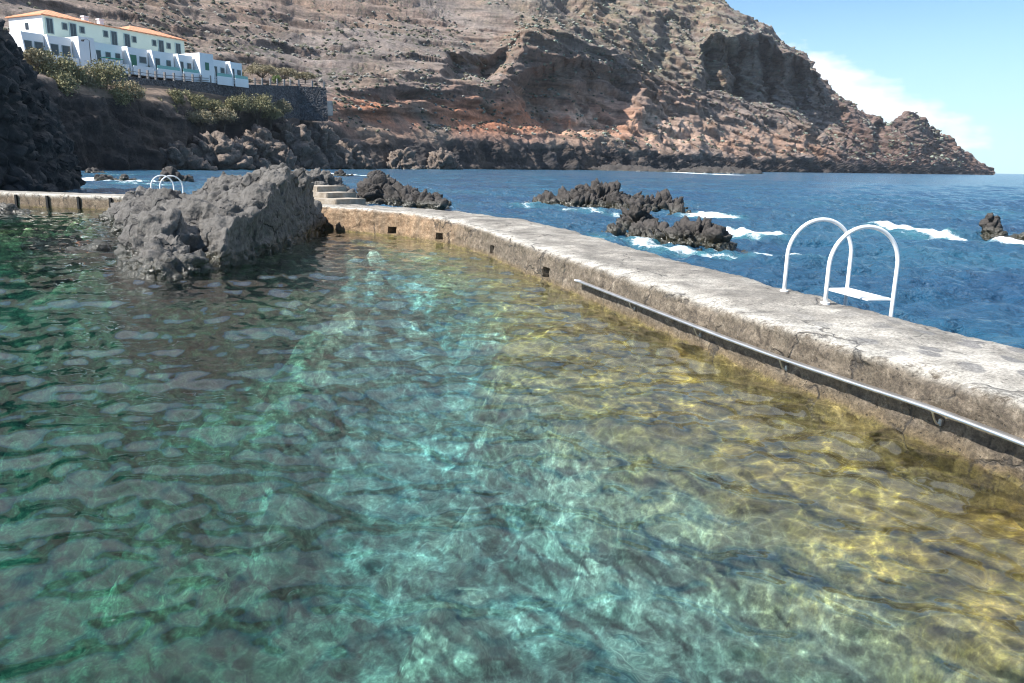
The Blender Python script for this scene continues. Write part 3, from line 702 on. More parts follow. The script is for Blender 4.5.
# ------------------------------------------------------------------ concrete steps at the end of the wall
def steps():
    mcon = M['wall']
    root = empty('concrete_steps', tuple(at(336, 206, .68)), 'three pale concrete steps climbing left from the end of the sea wall', 'steps')
    mi = Vector(root.location)
    sm = Mat('step_concrete'); n = sm.noise(3, 8, .65); sm.bsdf(sm.ramp(n, [(.3, (.20, .16, .12)), (.5, (.33, .28, .22)), (.7, (.48, .43, .36))]), .9, sm.bump(sm.noise(25, 6), .03))
    specs = [((336, 199.5), (355.5, 198.3), (309, 201), .84), ((326.8, 193), (343.5, 191.2), (303, 195), 1.0), ((317.5, 186.5), (333, 185.3), (298.5, 187.8), 1.17)]
    for i, (a, b, c, z) in enumerate(specs):
        A = at(*a, z); w_ = np.array([.52, .86]); u = np.array([-.88, .40])
        wd = 1.35; ln = 1.5 - .15 * i
        base = z - .17 - (.25 if i else .06)
        pts = [A[:2], A[:2] + w_ * wd, A[:2] + w_ * wd + u * ln, A[:2] + u * ln]
        b_ = bmesh.new(); vs = [b_.verts.new((*(q - mi[:2]), zz - mi.z)) for zz in (base, z) for q in pts]
        for f in ((3, 2, 1, 0), (4, 5, 6, 7), (0, 1, 5, 4), (1, 2, 6, 5), (2, 3, 7, 6), (3, 0, 4, 7)): b_.faces.new([vs[q] for q in f])
        bmesh.ops.bevel(b_, geom=b_.edges[:], offset=.02, segments=2, affect='EDGES')
        mb = MB(); b_.verts.index_update(); mb.add(b_); mb.build('step', sm.m, root)
steps()

# ------------------------------------------------------------------ handrail
def rail():
    st = Mat('stainless_steel'); c = st.ramp(st.noise(6, 4), [(.3, (.62, .62, .62)), (.7, (.82, .82, .82))]); st.bsdf(c, .38, Metallic=1.)
    i1 = int(np.argmin(np.abs(WS - RAIL_S0)))
    ids = list(range(0, i1 + 1, 5)); off = -.035; zr = .262
    pts = [(*(WC[i] + WNrm[i] * off), zr) for i in ids]
    root = empty('handrail', pts[-1], 'long stainless steel handrail fixed along the pool side of the sea wall', 'handrail')
    L = Vector(pts[-1])
    # flattened oval section, wide side level
    sec = [(.043 * math.copysign(abs(math.cos(a)) ** .6, math.cos(a)), (.0145) * math.copysign(abs(math.sin(a)) ** .6, math.sin(a))) for a in np.linspace(0, 2 * math.pi, 20, endpoint=False)]
    V = []; F_ = []; k = len(sec)
    for i in ids:
        for a, b in sec: V.append((*(WC[i] + WNrm[i] * (off + a) - np.array(L[:2])), zr + .05 * sstep(7.5, 4.7, WC[i, 1]) + b - L.z))
    for r in range(len(ids) - 1):
        for q in range(k): F_.append([r * k + q, r * k + (q + 1) % k, (r + 1) * k + (q + 1) % k, (r + 1) * k + q])
    F_ += [list(range(k)), [(len(ids) - 1) * k + q for q in range(k)][::-1]]
    o = nm('rail_tube', V, F_, st.m, root, True)
    for px in (625, 692, 782, 948):
        py = np.interp(px, [569, 686, 783, 845, 947, 1024], [281, 325, 359, 382, 415, 442])
        q = at(px, py, .25); i = int(np.argmin(np.hypot(WC[:, 0] - q[0], WC[:, 1] - q[1])))
        a = WC[i] - WNrm[i] * .05; w2 = WC[i] + WNrm[i] * .05
        P = [Vector((*(a * (1 - t) + w2 * t), zr + .05 * sstep(7.5, 4.7, WC[i, 1]) - .12 * math.sin(t * math.pi * .62))) - L for t in np.linspace(0, 1, 9)]
        b = MB().tube(P, .008, 8).build('bracket', st.m, root, True)
        MB().box(tuple(Vector((*w2, .155 + .05 * sstep(7.5, 4.7, WC[i, 1]))) - L), (.03, .03, .05), math.atan2(WTn[i, 1], WTn[i, 0]), .006).build('fixing_plate', st.m, b)
rail()

# ------------------------------------------------------------------ pool ladders
WHITE = Mat('white_enamel'); _c = WHITE.mix(WHITE.ramp(WHITE.noise(14, 6, .7), [(.62, 0.), (.70, .7)]), (.80, .80, .79), (.40, .24, .13)); WHITE = WHITE.bsdf(_c, .4)
def ladder(label, hoops, group, wtop, r=.024):
    """hoops: list of (foot on the deck, outward unit vector, span, drop side) """
    f = hoops[0][0]; L = Vector(f)
    root = empty('pool_ladder', f, label, 'ladder', group)
    ends = []
    for (a, dirv, span, ht) in hoops:
        a = Vector(a) - L; d = Vector((dirv[0], dirv[1], 0)); R = span / 2
        P = [a + Vector((0, 0, -.05)), a + Vector((0, 0, .2))]
        zc = ht - R
        for th in np.linspace(math.pi, 0, 25):
            P.append(a + d * (R + R * math.cos(th)) + Vector((0, 0, zc + R * math.sin(th) * 1.0)))
        e = a + d * span
        for z in np.linspace(zc - .1, -1.2, 10): P.append(e + Vector((0, 0, z)))
        MB().tube(P, r, 14).build('handrail_hoop', WHITE, root, True)
        MB().tube([a + Vector((0, 0, -.02)), a + Vector((0, 0, .012))], .05, 16).build('base_flange', WHITE, root, False)
        ends.append(e)
    e0, e1 = ends; d = Vector((hoops[0][1][0], hoops[0][1][1], 0)); ax = (e1 - e0)
    for k, z in enumerate((.02, -.28, -.58, -.88)):
        c = (e0 + e1) / 2 + Vector((0, 0, z)) + d * (0 if k else -.16)
        MB().box(tuple(c), (ax.length - r,   .10 if k else .34, .025), math.atan2(ax.y, ax.x), .006).build('tread', WHITE, root)
    return root
hA = at(784, 291, .53); hB = at(825, 303, .53)
_w = (hA - hB)[:2]; _w /= np.linalg.norm(_w); outv = np.array([_w[1], -_w[0]]);
if outv[0] < 0: outv = -outv
LAD = ladder('large white tubular pool ladder with twin hoops on the near sea wall', [(tuple(hB), outv, .88, .86), (tuple(hA), outv, .88, .88)], 'white pool ladders', .52)
L0, L1, lnr, ld = LW
fa = at(152, 198.5, .53); fb = at(161, 199, .53)
ladder('small white pool ladder with twin hoops on the far left wall', [((fb[0], fb[1], .53), (lnr * .8 + ld * .6), .78, .82), ((fa[0], fa[1], .53), (lnr * .8 + ld * .6), .78, .82)], 'white pool ladders', .53)
q = atd(402, 167.6, 236); 
MB().box((q[0], q[1] + .6, .0), (3.6, 2.6, 1.2), .3, .15).build('landing', simple('dark_landing', (.06, .055, .05)), tag(bpy.data.objects.new('concrete_landing', None), 'small dark landing block at the waterline under the distant ladder', 'landing')); 
_ld = bpy.data.objects['concrete_landing']; col.objects.link(_ld)
ladder('tiny distant white ladder at the foot of the dark shore rocks', [((q[0] - .7, q[1] - .6, .6), (.9, -.43), .5, .95), ((q[0] - .1, q[1] - .1, .6), (.9, -.43), .5, .95)], 'white pool ladders', .6, r=.04)

# ------------------------------------------------------------------ pool floor
def fan(r0, r1, rr, az0, az1, nc):
    n = int(math.log(r1 / r0) / math.log(rr)) + 1; r = r0 * (r1 / r0) ** (np.arange(n + 1) / n); a = np.radians(np.linspace(az0, az1, nc))
    X = r[:, None] * np.sin(a)[None]; Y = r[:, None] * np.cos(a)[None]
    return X, Y
POOL = np.concatenate([WC[::12] + WNrm[::12] * .55, [(-6.9, 26.5), (-12, 29.0)], [(L1 + lnr * .7), (L0 + lnr * .7)], [(-34, 10), (-34, .4), (4.3, .4)]])
def inside(X, Y, poly):
    r = np.zeros(X.shape, bool); n = len(poly); j = n - 1
    for i in range(n):
        xi, yi = poly[i]; xj, yj = poly[j]
        c = ((yi > Y) != (yj > Y)) & (X < (xj - xi) * (Y - yi) / (yj - yi + 1e-12) + xi); r ^= c; j = i
    return r
def wall_dist(X, Y):
    P = np.stack([X.ravel(), Y.ravel()], 1); d = np.full(len(P), 1e9); Wc = WC[::8]
    for q in Wc: d = np.minimum(d, np.hypot(P[:, 0] - q[0], P[:, 1] - q[1]))
    return d.reshape(X.shape)
def pool_floor():
    X, Y = fan(.3, 52, 1.0145, -84, 84, 620); nr, nc = X.shape
    dw = wall_dist(X, Y); P = np.stack([X.ravel(), Y.ravel(), np.zeros(X.size)], 1)
    n1 = fbm(P / 2.4, 3).reshape(X.shape); n0 = fbm(P / .9 + 4, 4).reshape(X.shape)
    lw = np.interp(Y, [2, 4.7, 7, 10, 12, 16, 20], [.95, 1.1, 1.6, 1.7, .9, .5, .7])
    e = dw - lw + n1 * .5 * sstep(16, 10, Y) + n0 * .3
    ledge = -.33 - .28 * np.clip(dw / lw, 0, 1)
    deep = -1.9 - .2 * np.clip(e, 0, 12) + n1 * .25
    t = sstep(-.15, .75, e); z = ledge * (1 - t) + deep * t
    # shoals round the outcrop and along the far end
    for (cx, cy, r, zz) in ((-6.5, 17.5, 4.0, -.8), (-9.5, 17.5, 3.0, -.9), (-12, 22.5, 5.5, -.7), (-4, 20.5, 3.2, -.6), (-2.6, 12.6, 2.6, -1.0), (-13, 28, 5, -.6)):
        g = sstep(r * 1.3, r * .3, np.hypot(X - cx, Y - cy) + n1 * 1.2); z = np.where(zz > z, z * (1 - g) + zz * g, z)
    wpd = np.stack([n0.ravel(), n1.ravel(), n0.ravel() * 0], 1)
    f1, id1 = cell_id(P / .85 + wpd * .35); g1, id2 = cell_id(P / .33 + 7 + wpd * .2)
    stone = sstep(.62, .3, f1) * (id1 - .35) + sstep(.6, .3, g1) * (id2 - .45) * .9
    f1 = f1.reshape(X.shape); g1 = g1.reshape(X.shape)
    bo = np.clip(.62 - f1, 0, 1) ** .7; keep = sstep(-.25, .15, perlin(P / 1.9 + 20)).reshape(X.shape)
    z += bo * (.22 + 1.0 * t) * keep - .1 * t + np.clip(.5 - g1, 0, 1) * (.10 + .26 * t) + fbm(P / .22, 4, .6).reshape(X.shape) * (.03 + .05 * t)
    V = np.stack([X.ravel(), Y.ravel(), z.ravel()], 1)
    west = sstep(1.2, 4.5, e)
    m = Mat('pool_floor_rock'); lf = m.attr('ledge', 'Fac'); stn = m.attr('stone', 'Fac')
    a = m.noise(1.6, 10, .68); b = m.noise(13, 8, .78); v = m.noise(3.2, 8, .7, dist=1.5)
    cd = m.ramp(b, [(.28, (.04, .05, .04)), (.48, (.17, .19, .14)), (.58, (.34, .37, .26)), (.68, (.75, .75, .56))])
    cd = m.mix(m.ramp(a, [(.42, .9), (.56, 0.)]), cd, m.ramp(b, [(.3, (.012, .02, .018)), (.7, (.09, .11, .08))]))
    cl = m.ramp(b, [(.28, (.05, .035, .016)), (.48, (.18, .13, .045)), (.6, (.34, .27, .09)), (.70, (.66, .57, .26))])
    cl = m.mix(m.ramp(v, [(.42, .85), (.56, 0.)]), cl, m.ramp(b, [(.3, (.045, .035, .03)), (.7, (.17, .13, .10))]))
    wf = m.attr('west', 'Fac'); cd = m.mix(wf, cd, m.mix(1., cd, (.44, .70, .42), 'MULTIPLY'))
    cl = m.mix(1., cl, (.84, .78, .38), 'MULTIPLY'); cd = m.mix(1., cd, m.ramp(m.noise(.9, 5), [(.4, .65), (.6, 1.6)]), 'MULTIPLY'); cl = m.mix(1., cl, m.ramp(m.noise(1.3, 6), [(.4, .45), (.6, 1.35)]), 'MULTIPLY')
    c = m.mix(lf, cd, cl)
    c = m.mix(1., c, m.n('CombineColor', {0: m.n('MapRange', {'Value': stn, 'From Min': -.6, 'From Max': .9, 'To Min': .12, 'To Max': 2.6}), 1: m.n('MapRange', {'Value': stn, 'From Min': -.6, 'From Max': .9, 'To Min': .28, 'To Max': 2.4}), 2: m.n('MapRange', {'Value': stn, 'From Min': -.6, 'From Max': .9, 'To Min': .3, 'To Max': 2.5})}), 'MULTIPLY')
    m.bsdf(c, .9, m.bump(m.ma('ADD', b, m.ma('MULTIPLY', m.vor(14), .5)), .06))
    o = nm('pool_floor', V, grid_faces(nr, nc), m.m, smooth=True, attrs={'ledge': (1 - sstep(-.2, .6, e)).ravel(), 'stone': stone, 'west': west.ravel()})
    tag(o, kind='structure')
pool_floor()

# ------------------------------------------------------------------ water
def waves(X, Y, comps, warp=.35, seed=1):
    rs = np.random.RandomState(seed); z = np.zeros(X.shape)
    P = np.stack([X.ravel(), Y.ravel(), np.zeros(X.size)], 1)
    wx = fbm(P / 3.1, 2).reshape(X.shape) * warp; wy = fbm(P / 3.1 + 30, 2).reshape(X.shape) * warp
    Xw, Yw = X + wx, Y + wy
    for (lam, amp, ang, spread, n) in comps:
        for k in range(n):
            l = lam * rs.uniform(.7, 1.35); th = math.radians(ang + rs.normal() * spread); kk = 2 * math.pi / l
            ph = kk * (Xw * math.sin(th) + Yw * math.cos(th)) + rs.uniform(0, 6.28)
            z += amp / math.sqrt(n) * (np.sin(ph) + .22 * np.cos(2 * ph))
    return z
def pool_water():
    X, Y = fan(.9, 46, 1.0085, -82, 62, 900); nr, nc = X.shape
    R = np.hypot(X, Y)
    cxp = (X[:-1, :-1] + X[1:, 1:]) / 2; cyp = (Y[:-1, :-1] + Y[1:, 1:]) / 2
    poly = POOL.copy()
    msk = inside(cxp, cyp, poly)
    calm = fbm(np.stack([X.ravel() / 2.6, Y.ravel() / 2.6, X.ravel() * 0 + 2], 1), 2).reshape(X.shape)
    z = waves(X, Y, [(1.9, .013, 15, 30, 6), (.95, .0135, 18, 26, 8), (.58, .0095, 24, 28, 10), (.34, .0085, 28, 34, 16)], seed=2)
    z += waves(X, Y, [(.21, .0046, 28, 38, 16), (.12, .0013, 25, 50, 14)], seed=4) * np.clip(.75 + calm, .25, 1.4) * sstep(22, 8, R)
    n = X.size; V = np.concatenate([np.stack([X.ravel(), Y.ravel(), z.ravel()], 1), np.stack([X.ravel(), Y.ravel(), np.full(n, -6.)], 1)])
    Ft = grid_faces(nr, nc, msk)
    # outward winding: top up
    a = V[Ft[0]]; 
    if np.cross(a[1] - a[0], a[2] - a[0])[2] < 0: Ft = Ft[:, ::-1]
    Fb = Ft[:, ::-1] + n
    E = np.concatenate([Ft[:, [0, 1]], Ft[:, [1, 2]], Ft[:, [2, 3]], Ft[:, [3, 0]]])
    key = E[:, 0].astype(np.int64) * n + E[:, 1]; rev = E[:, 1].astype(np.int64) * n + E[:, 0]
    bd = E[~np.isin(key, rev)]
    Fs = np.stack([bd[:, 1], bd[:, 0], bd[:, 0] + n, bd[:, 1] + n], 1)
    Fall = np.concatenate([Ft, Fb, Fs]); used = np.unique(Fall); mp_ = np.zeros(len(V), np.int64); mp_[used] = np.arange(len(used))
    m = Mat('clear_pool_water')
    # painted caustics: net in the transparent colour stands in for light focused by ripples
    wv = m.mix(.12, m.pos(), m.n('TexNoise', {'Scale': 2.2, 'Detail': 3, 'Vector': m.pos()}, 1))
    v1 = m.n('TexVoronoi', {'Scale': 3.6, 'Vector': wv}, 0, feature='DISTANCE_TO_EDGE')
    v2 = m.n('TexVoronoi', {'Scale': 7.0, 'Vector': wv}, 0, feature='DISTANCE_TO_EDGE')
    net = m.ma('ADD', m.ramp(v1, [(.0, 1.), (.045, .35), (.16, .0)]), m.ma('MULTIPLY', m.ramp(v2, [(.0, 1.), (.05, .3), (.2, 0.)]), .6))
    net = m.ma('ADD', .82, m.ma('MULTIPLY', m.ma('MULTIPLY', net, m.ma('MULTIPLY', m.attr('caustic_mask', 'Fac'), m.ramp(m.noise(.7, 3), [(.35, .35), (.65, 1.)]))), 1.6))
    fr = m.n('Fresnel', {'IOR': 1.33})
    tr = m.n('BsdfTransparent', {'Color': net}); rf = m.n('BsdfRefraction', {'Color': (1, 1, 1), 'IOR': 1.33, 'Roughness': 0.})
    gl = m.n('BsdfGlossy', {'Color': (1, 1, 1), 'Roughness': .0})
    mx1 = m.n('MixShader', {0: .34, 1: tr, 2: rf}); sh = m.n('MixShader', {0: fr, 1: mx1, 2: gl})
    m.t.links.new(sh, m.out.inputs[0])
    va = m.n('VolumeAbsorption', {'Color': (.26, .75, .84), 'Density': .27}); m.t.links.new(va, m.out.inputs[1])
    caustic_mask = 1 - .8 * sstep(2.6, 6.5, wall_dist(X, Y)).ravel(); caustic_mask = np.concatenate([caustic_mask, caustic_mask])[used]
    o = nm('pool_water', V[used], mp_[Fall], m.m, smooth=True, attrs={'caustic_mask': caustic_mask})
    tag(o, kind='structure')
pool_water()

def foam_field(X, Y):
    """where real surf breaks: list of polylines in plan with a width"""
    f = np.zeros(X.shape)
    L = [([(700, 217), (712, 216), (722, 218)], .9, 1.), ([(722, 233), (740, 236), (748, 240)], .55, 1.), ([(752, 236), (768, 240), (776, 236)], .6, .8), ([(725, 252), (760, 255), (800, 258)], .5, .75), ([(785, 255), (812, 258)], .35, 1.),
         ([(880, 227), (915, 232), (950, 238), (985, 241), (1010, 246), (1024, 246)], .55, 1.), ([(900, 233), (935, 238)], .7, .45), ([(640, 243), (660, 252), (735, 257)], .5, .7), ([(600, 238), (615, 243)], .4, .6),
         ([(536, 206), (525, 207)], 1.0, .7), ([(565, 210), (600, 213), (650, 221)], .5, .6), ([(62, 179), (90, 179.5), (104, 181), (150, 182)], 1.3, 1.), ([(65, 189), (80, 190)], .6, .9), ([(120, 183), (165, 185)], 1.0, .6), ([(70, 174), (150, 175)], 2.0, .5), ([(328, 173), (352, 175), (370, 176)], 1.3, 1.),
         ([(570, 169.2), (606, 169.6)], 6, .9), ([(672, 172), (700, 173.6), (738, 175)], 5, 1.), ([(770, 171.6), (870, 172.6)], 12, .9), ([(905, 173.2), (925, 173.4)], 18, .9), ([(340, 169), (380, 169)], 3, .5), ([(500, 168.6), (520, 168.7)], 4, .7),
         ([(845, 187), (900, 188)], 1.5, .35), ([(800, 203), (830, 204)], 1., .3), ([(975, 213), (1010, 214)], .8, .3)]
    for pl, wd, st in L:
        Q = [at(x, y, -.03)[:2] for x, y in pl]
        for a, b in zip(Q[:-1], Q[1:]):
            ab = b - a; t = np.clip(((X - a[0]) * ab[0] + (Y - a[1]) * ab[1]) / (ab @ ab), 0, 1)
            d = np.hypot(X - a[0] - t * ab[0], Y - a[1] - t * ab[1]); f = np.maximum(f, st * np.exp(-(d / wd) ** 2))
    return f
def sea():
    X, Y = fan(4.2, 150, 1.0062, -86, 86, 780); X2, Y2 = fan(153, 45000, 1.03, -86, 86, 780); X = np.concatenate([X, X2]); Y = np.concatenate([Y, Y2]); nr, nc = X.shape; R = np.hypot(X, Y)
    cxp = (X[:-1, :-1] + X[1:, 1:]) / 2; cyp = (Y[:-1, :-1] + Y[1:, 1:]) / 2
    msk = ~inside(cxp, cyp, POOL)
    f = foam_field(X, Y)
    z = waves(X, Y, [(7.5, .06, 200, 25, 5), (3.2, .05, 205, 35, 7)], 1.2, 5) * sstep(900, 60, R)
    z += waves(X, Y, [(1.6, .060, 200, 40, 9), (.75, .046, 190, 50, 14), (.4, .018, 190, 60, 12)], .6, 8) * sstep(130, 40, R) - .05
    z += f * .10 * sstep(120, 40, R) * (1 + .8 * fbm(np.stack([X.ravel(), Y.ravel(), X.ravel() * 0], 1) * 2, 3).reshape(X.shape))
    z -= (R ** 2) / (2 * 6.4e6) * 0
    m = Mat('sea_water'); fo = m.attr('foam', 'Fac'); p = m.pos()
    n1 = m.noise(.12, 6, .6); n2 = m.noise(.9, 8, .6, m.scale((1, 1.6, 1)))
    c = m.ramp(n1, [(.35, (.009, .056, .125)), (.65, (.018, .100, .165))])
    fn = m.ma('ADD', m.ma('ADD', m.ma('ADD', m.ma('MULTIPLY', m.noise(1.3, 10, .8), .4), m.ma('MULTIPLY', m.noise(5., 8, .8), .6)), m.ma('MULTIPLY', m.ma('SUBTRACT', m.vor(2.2), .35), .25)), m.ma('MULTIPLY', fo, .55))
    ff = m.ma('MULTIPLY', m.n('MapRange', {'Value': fn, 'From Min': .83, 'From Max': .98}), m.n('MapRange', {'Value': fo, 'From Min': .05, 'From Max': .25}))
    c = m.mix(m.n('MapRange', {'Value': fo, 'From Min': .05, 'From Max': .8, 'To Max': .75}), c, (.05, .22, .25))
    c = m.mix(ff, c, (.82, .85, .87))
    rough = m.ma('ADD', .16, m.ma('MULTIPLY', ff, .7))
    h = m.ma('ADD', m.ma('MULTIPLY', n2, 1.), m.ma('ADD', m.ma('MULTIPLY', m.noise(4.5, 6, .6, m.scale((1, 1.5, 1))), .25), m.ma('MULTIPLY', m.noise(.3, 5, .6, m.scale((.8, 1.6, 1))), .9)))
    m.bsdf(c, rough, m.bump(h, .55, 1.), IOR=1.33)
    V = np.stack([X.ravel(), Y.ravel(), z.ravel()], 1)
    F_ = grid_faces(nr, nc, msk)[:, ::-1]
    o = nm('sea', V, F_, m.m, smooth=True, attrs={'foam': f.ravel()})
    if o.data.polygons[10].normal.z < 0: o.data.flip_normals()
    tag(o, kind='structure')
sea()

# deck behind the photographer
tag(MB().box((-10, -4.0, -.6), (44, 9.2, 2.2), 0, .05).build('pool_deck', simple('deck_concrete', (.36, .34, .30), .9, .2, 1.5, .03)), kind='structure')

# ------------------------------------------------------------------ the pale green apartment house on the terrace
PALE = simple('pale_green_render', (.62, .70, .60), .9, .04, .3)
WHITEW = simple('white_render', (.78, .79, .80), .9, .04, .4)
TILE = Mat('orange_roof_tiles'); _w = TILE.n('TexWave', {'Scale': 1.3, 'Distortion': .4, 'Vector': TILE.scale((.2, 1, 0))})
TILE = TILE.bsdf(TILE.mix(1., TILE.ramp(TILE.noise(1.2, 6), [(.3, (.50, .20, .10)), (.7, (.66, .31, .17))]), TILE.ramp(_w, [(.2, .75), (.6, 1.1)]), 'MULTIPLY'), .85)
GLASS = simple('dark_window_glass', (.03, .04, .05), .12, .1)
FRAME = simple('grey_green_shutter', (.22, .28, .28), .6, .1)
SHUT = simple('pale_blue_green_shutter', (.34, .44, .44), .6, .05)
GREEN = simple('green_paint', (.03, .16, .09), .5, .1)
TEAL = simple('teal_glass_panel', (.18, .42, .38), .2, .1)
def facing(A, nrm, px, py):
    d = ray(px, py); o = np.array([0, 0, H]); t = ((A[0] - 0) * nrm[0] + (A[1] - 0) * nrm[1]) / (d[0] * nrm[0] + d[1] * nrm[1]); return o + d * t
nearC = atd(42, 15, 172.); zE = nearC[2]
best = min(np.linspace(175, 270, 200), key=lambda D: abs(atd(184, 41, D)[2] - zE)); farC = atd(184, 41, best)
u = (farC - nearC)[:2]; LEN = np.linalg.norm(u); u /= LEN; fn = np.array([u[1], -u[0]]);  fn = fn if fn[0] > 0 else -fn
rzf = math.atan2(u[1], u[0]); DEP = 9.5; zG = zE - 8.5
def hotel():
    root = empty('apartment_house', (nearC[0], nearC[1], zG), 'long pale green house with orange tiled roof above the white terrace houses', 'house', rz=rzf)
    # local frame: x along the facade, y = into the building (left), z up
    sgn = 1 if np.dot(np.array([-u[1], u[0]]), -fn) > 0 else -1
    hz = zE - zG
    MB().box((LEN / 2, sgn * DEP / 2, hz / 2), (LEN, DEP, hz)).build('wall', PALE, root)
    MB().box((-.03, sgn * DEP / 2, hz / 2), (.1, DEP + .02, hz - .02)).build('gable_wall', WHITEW, root)
    def loc(px, py):
        P = facing(nearC, fn, px, py); return (P[:2] - nearC[:2]) @ u, P[2] - zG
    xa = loc(90, 24)[0]; xb = loc(130, 32)[0]
    def hip(x0, x1, h, s0, s1):
        e = .45; y0, y1 = -e * sgn, (DEP + e) * sgn; ym = sgn * DEP / 2
        v = [(x0 - e, y0, hz), (x1 + e, y0, hz), (x1 + e, y1, hz), (x0 - e, y1, hz), (x0 - e, y0, hz + .18), (x1 + e, y0, hz + .18), (x1 + e, y1, hz + .18), (x0 - e, y1, hz + .18), (x0 + s0, ym, hz + h), (x1 - s1, ym, hz + h)]
        f = [(0, 1, 2, 3), (0, 4, 5, 1), (1, 5, 6, 2), (2, 6, 7, 3), (3, 7, 4, 0), (4, 8, 9, 5), (5, 9, 6), (6, 9, 8, 7), (7, 8, 4)]
        return v, f
    m = MB(); m.raw(*hip(0, xa + .2, 1.9, 4.2, 4.4)); r = m.build('roof', TILE, root)
    m = MB(); m.raw(*hip(xa + 1.2, xb - 1.2, .75, 3, 3)); m.build('roof', TILE, root)
    m = MB(); m.raw(*hip(xb - .2, LEN, 1.9, 4.2, 4.4)); m.build('roof', TILE, root)
    for px in (93, 108):
        x = loc(px, 22)[0]; c = MB().box((x, sgn * 2.2, hz + .8), (.95, .8, 1.3), 0, .03).build('chimney', WHITEW, root)
        MB().box((x, sgn * 2.2, hz + 1.5), (1.2, 1.05, .2)).build('chimney_cap', WHITEW, c)
    def win(px, py, w_, h_):
        x, z = loc(px, py)
        f = MB().box((x, -sgn * .04, z), (w_ + .3, .14, h_ + .25)).build('window', SHUT if h_ > 1.6 else FRAME, root)
        MB().box((x - w_ * .24, -sgn * .13, z), (w_ * .42, .05, h_)).build('pane', GLASS, f)
        MB().box((x + w_ * .24, -sgn * .13, z), (w_ * .42, .05, h_)).build('pane', GLASS, f)
    for px, py in ((49.5, 26), (73, 31), (114, 38.5), (127, 41), (161, 47), (178, 50)): win(px, py, 1.25, 2.5)
    for px, py in ((64.5, 26.5), (82, 30), (105.5, 34), (134, 39.5), (154, 43), (168.5, 46)): win(px, py, .8, 1.0)
    for px, py in ((76, 42), (83, 43.5), (107, 48), (114.5, 49.5)): win(px, py, .8, .9)
    # end wall window
    P = atd(20, 23.5, 173); MB().box((-.12, sgn * 4.4, P[2] - zG), (.12, .8, 1.1)).build('window', GLASS, root)
hotel()

# ------------------------------------------------------------------ row of white terrace houses
def row_houses():
    A = atd(19, 31, 162.); zT = A[2]
    D2 = min(np.linspace(165, 260, 300), key=lambda D: abs(atd(244, 64, D)[2] - zT)); B = atd(244, 64, D2)
    v = (B - A)[:2]; L = np.linalg.norm(v); v /= L; n = np.array([v[1], -v[0]]); n = n if n[0] > 0 else -n
    rz = math.atan2(v[1], v[0]); sg = 1 if np.dot(np.array([-v[1], v[0]]), n) > 0 else -1   # local +y*sg = out towards the sea
    hh = 3.7
    units = [(19, 45, 'white terrace house at the left end of the row with two small dark windows', 'w'), (45, 72, 'white terrace house second from left with two wide dark openings above the big shrub', 'w'), (73, 89, 'plain white windowless block in the terrace row beside the street lamp', 'b'),
             (90, 122, 'widest white terrace house with green awning strip at its terrace', 'g'), (124, 147, 'white terrace house with a large green door', 'gd'), (148, 173, 'white terrace house with a pale window and teal glass balcony left of the round tree', 't'),
             (174, 192, 'white terrace house with two narrow dark doors in the middle of the row', 't'), (193, 207, 'tall narrow white block with green shutter in the terrace row', 'b2'), (208, 225, 'white terrace house second from the right end of the row', 't'), (226, 241, 'white terrace house at the right end of the row', 't')]
    for a, b, lab, k in units:
        pa = facing(A, n, a, 45); pb = facing(A, n, b, 45); sa = (pa[:2] - A[:2]) @ v; sb = (pb[:2] - A[:2]) @ v; W_ = sb - sa - .12
        c = A[:2] + v * sa; ex = (.35 if k == 'b' else .7 if k == 'b2' else 0)
        r = empty('terrace_house', (c[0], c[1], zT - hh), lab, 'house', 'white houses of the terrace row', rz)
        out = 1.8 if k[0] == 'b' else 0
        MB().box((W_ / 2, sg * (-2.6 + out / 2), hh / 2 + ex / 2 - .6), (W_, 5.2 + out, hh + ex + 1.2)).build('wall', WHITEW, r)
        if k[0] == 'b':
            if k == 'b2': MB().box((W_ * .5, sg * (out + .04), 1.9), (.9, .08, 1.5)).build('shutter', GREEN, r)
            continue
        # sloped side parapet
        m = MB(); y0, y1 = 0, sg * 1.5; zz = [(y0, -1.4), (y1, -1.4), (y1, .9), (y0 + sg * .9, hh), (y0, hh)]
        vv = [(x, y, z) for x in (.0, .2) for y, z in zz]; m.raw(vv, [(0, 1, 2, 3, 4), (9, 8, 7, 6, 5)] + [(i, (i + 1) % 5 + 0, (i + 1) % 5 + 5, i + 5) for i in range(5)])
        m.build('side_parapet', WHITEW, r)
        MB().box((W_ / 2 + .15, sg * 1.8, -.55), (W_ - .35, .2, 1.7)).build('balcony_front', WHITEW, r)
        if k == 't': MB().box((W_ / 2 + .15, sg * 1.8, .62), (W_ - .5, .05, .6)).build('glass_panel', TEAL, r)
        if k == 'g': MB().box((W_ * .45, sg * 1.9, 1.0), (W_ * .6, 1.3, .12)).build('awning', simple('green_awning', (.10, .42, .30), .7), r)
        nd = 3 if k == 'g' else 2
        for q in range(nd):
            x = W_ * (q + .75) / (nd + .25); dd = (k == 'w') or q == 0
            f = MB().box((x, sg * .03, 1.35 if dd else 1.7), (1.5 if k in ('w', 'gd') else 1.0, .1, 2.1 if dd else 1.2)).build('door' if dd else 'window', GREEN if (k == 'gd' and q == 0) else FRAME, r)
            MB().box((x, sg * .10, 1.4 if dd else 1.7), (1.2 if k in ('w', 'gd') else .75, .05, 1.8 if dd else .95)).build('pane', GREEN if (k == 'gd' and q == 0) else GLASS, f)
    return A, v, n, zT - hh
RA, Rv, Rn, zR = row_houses()

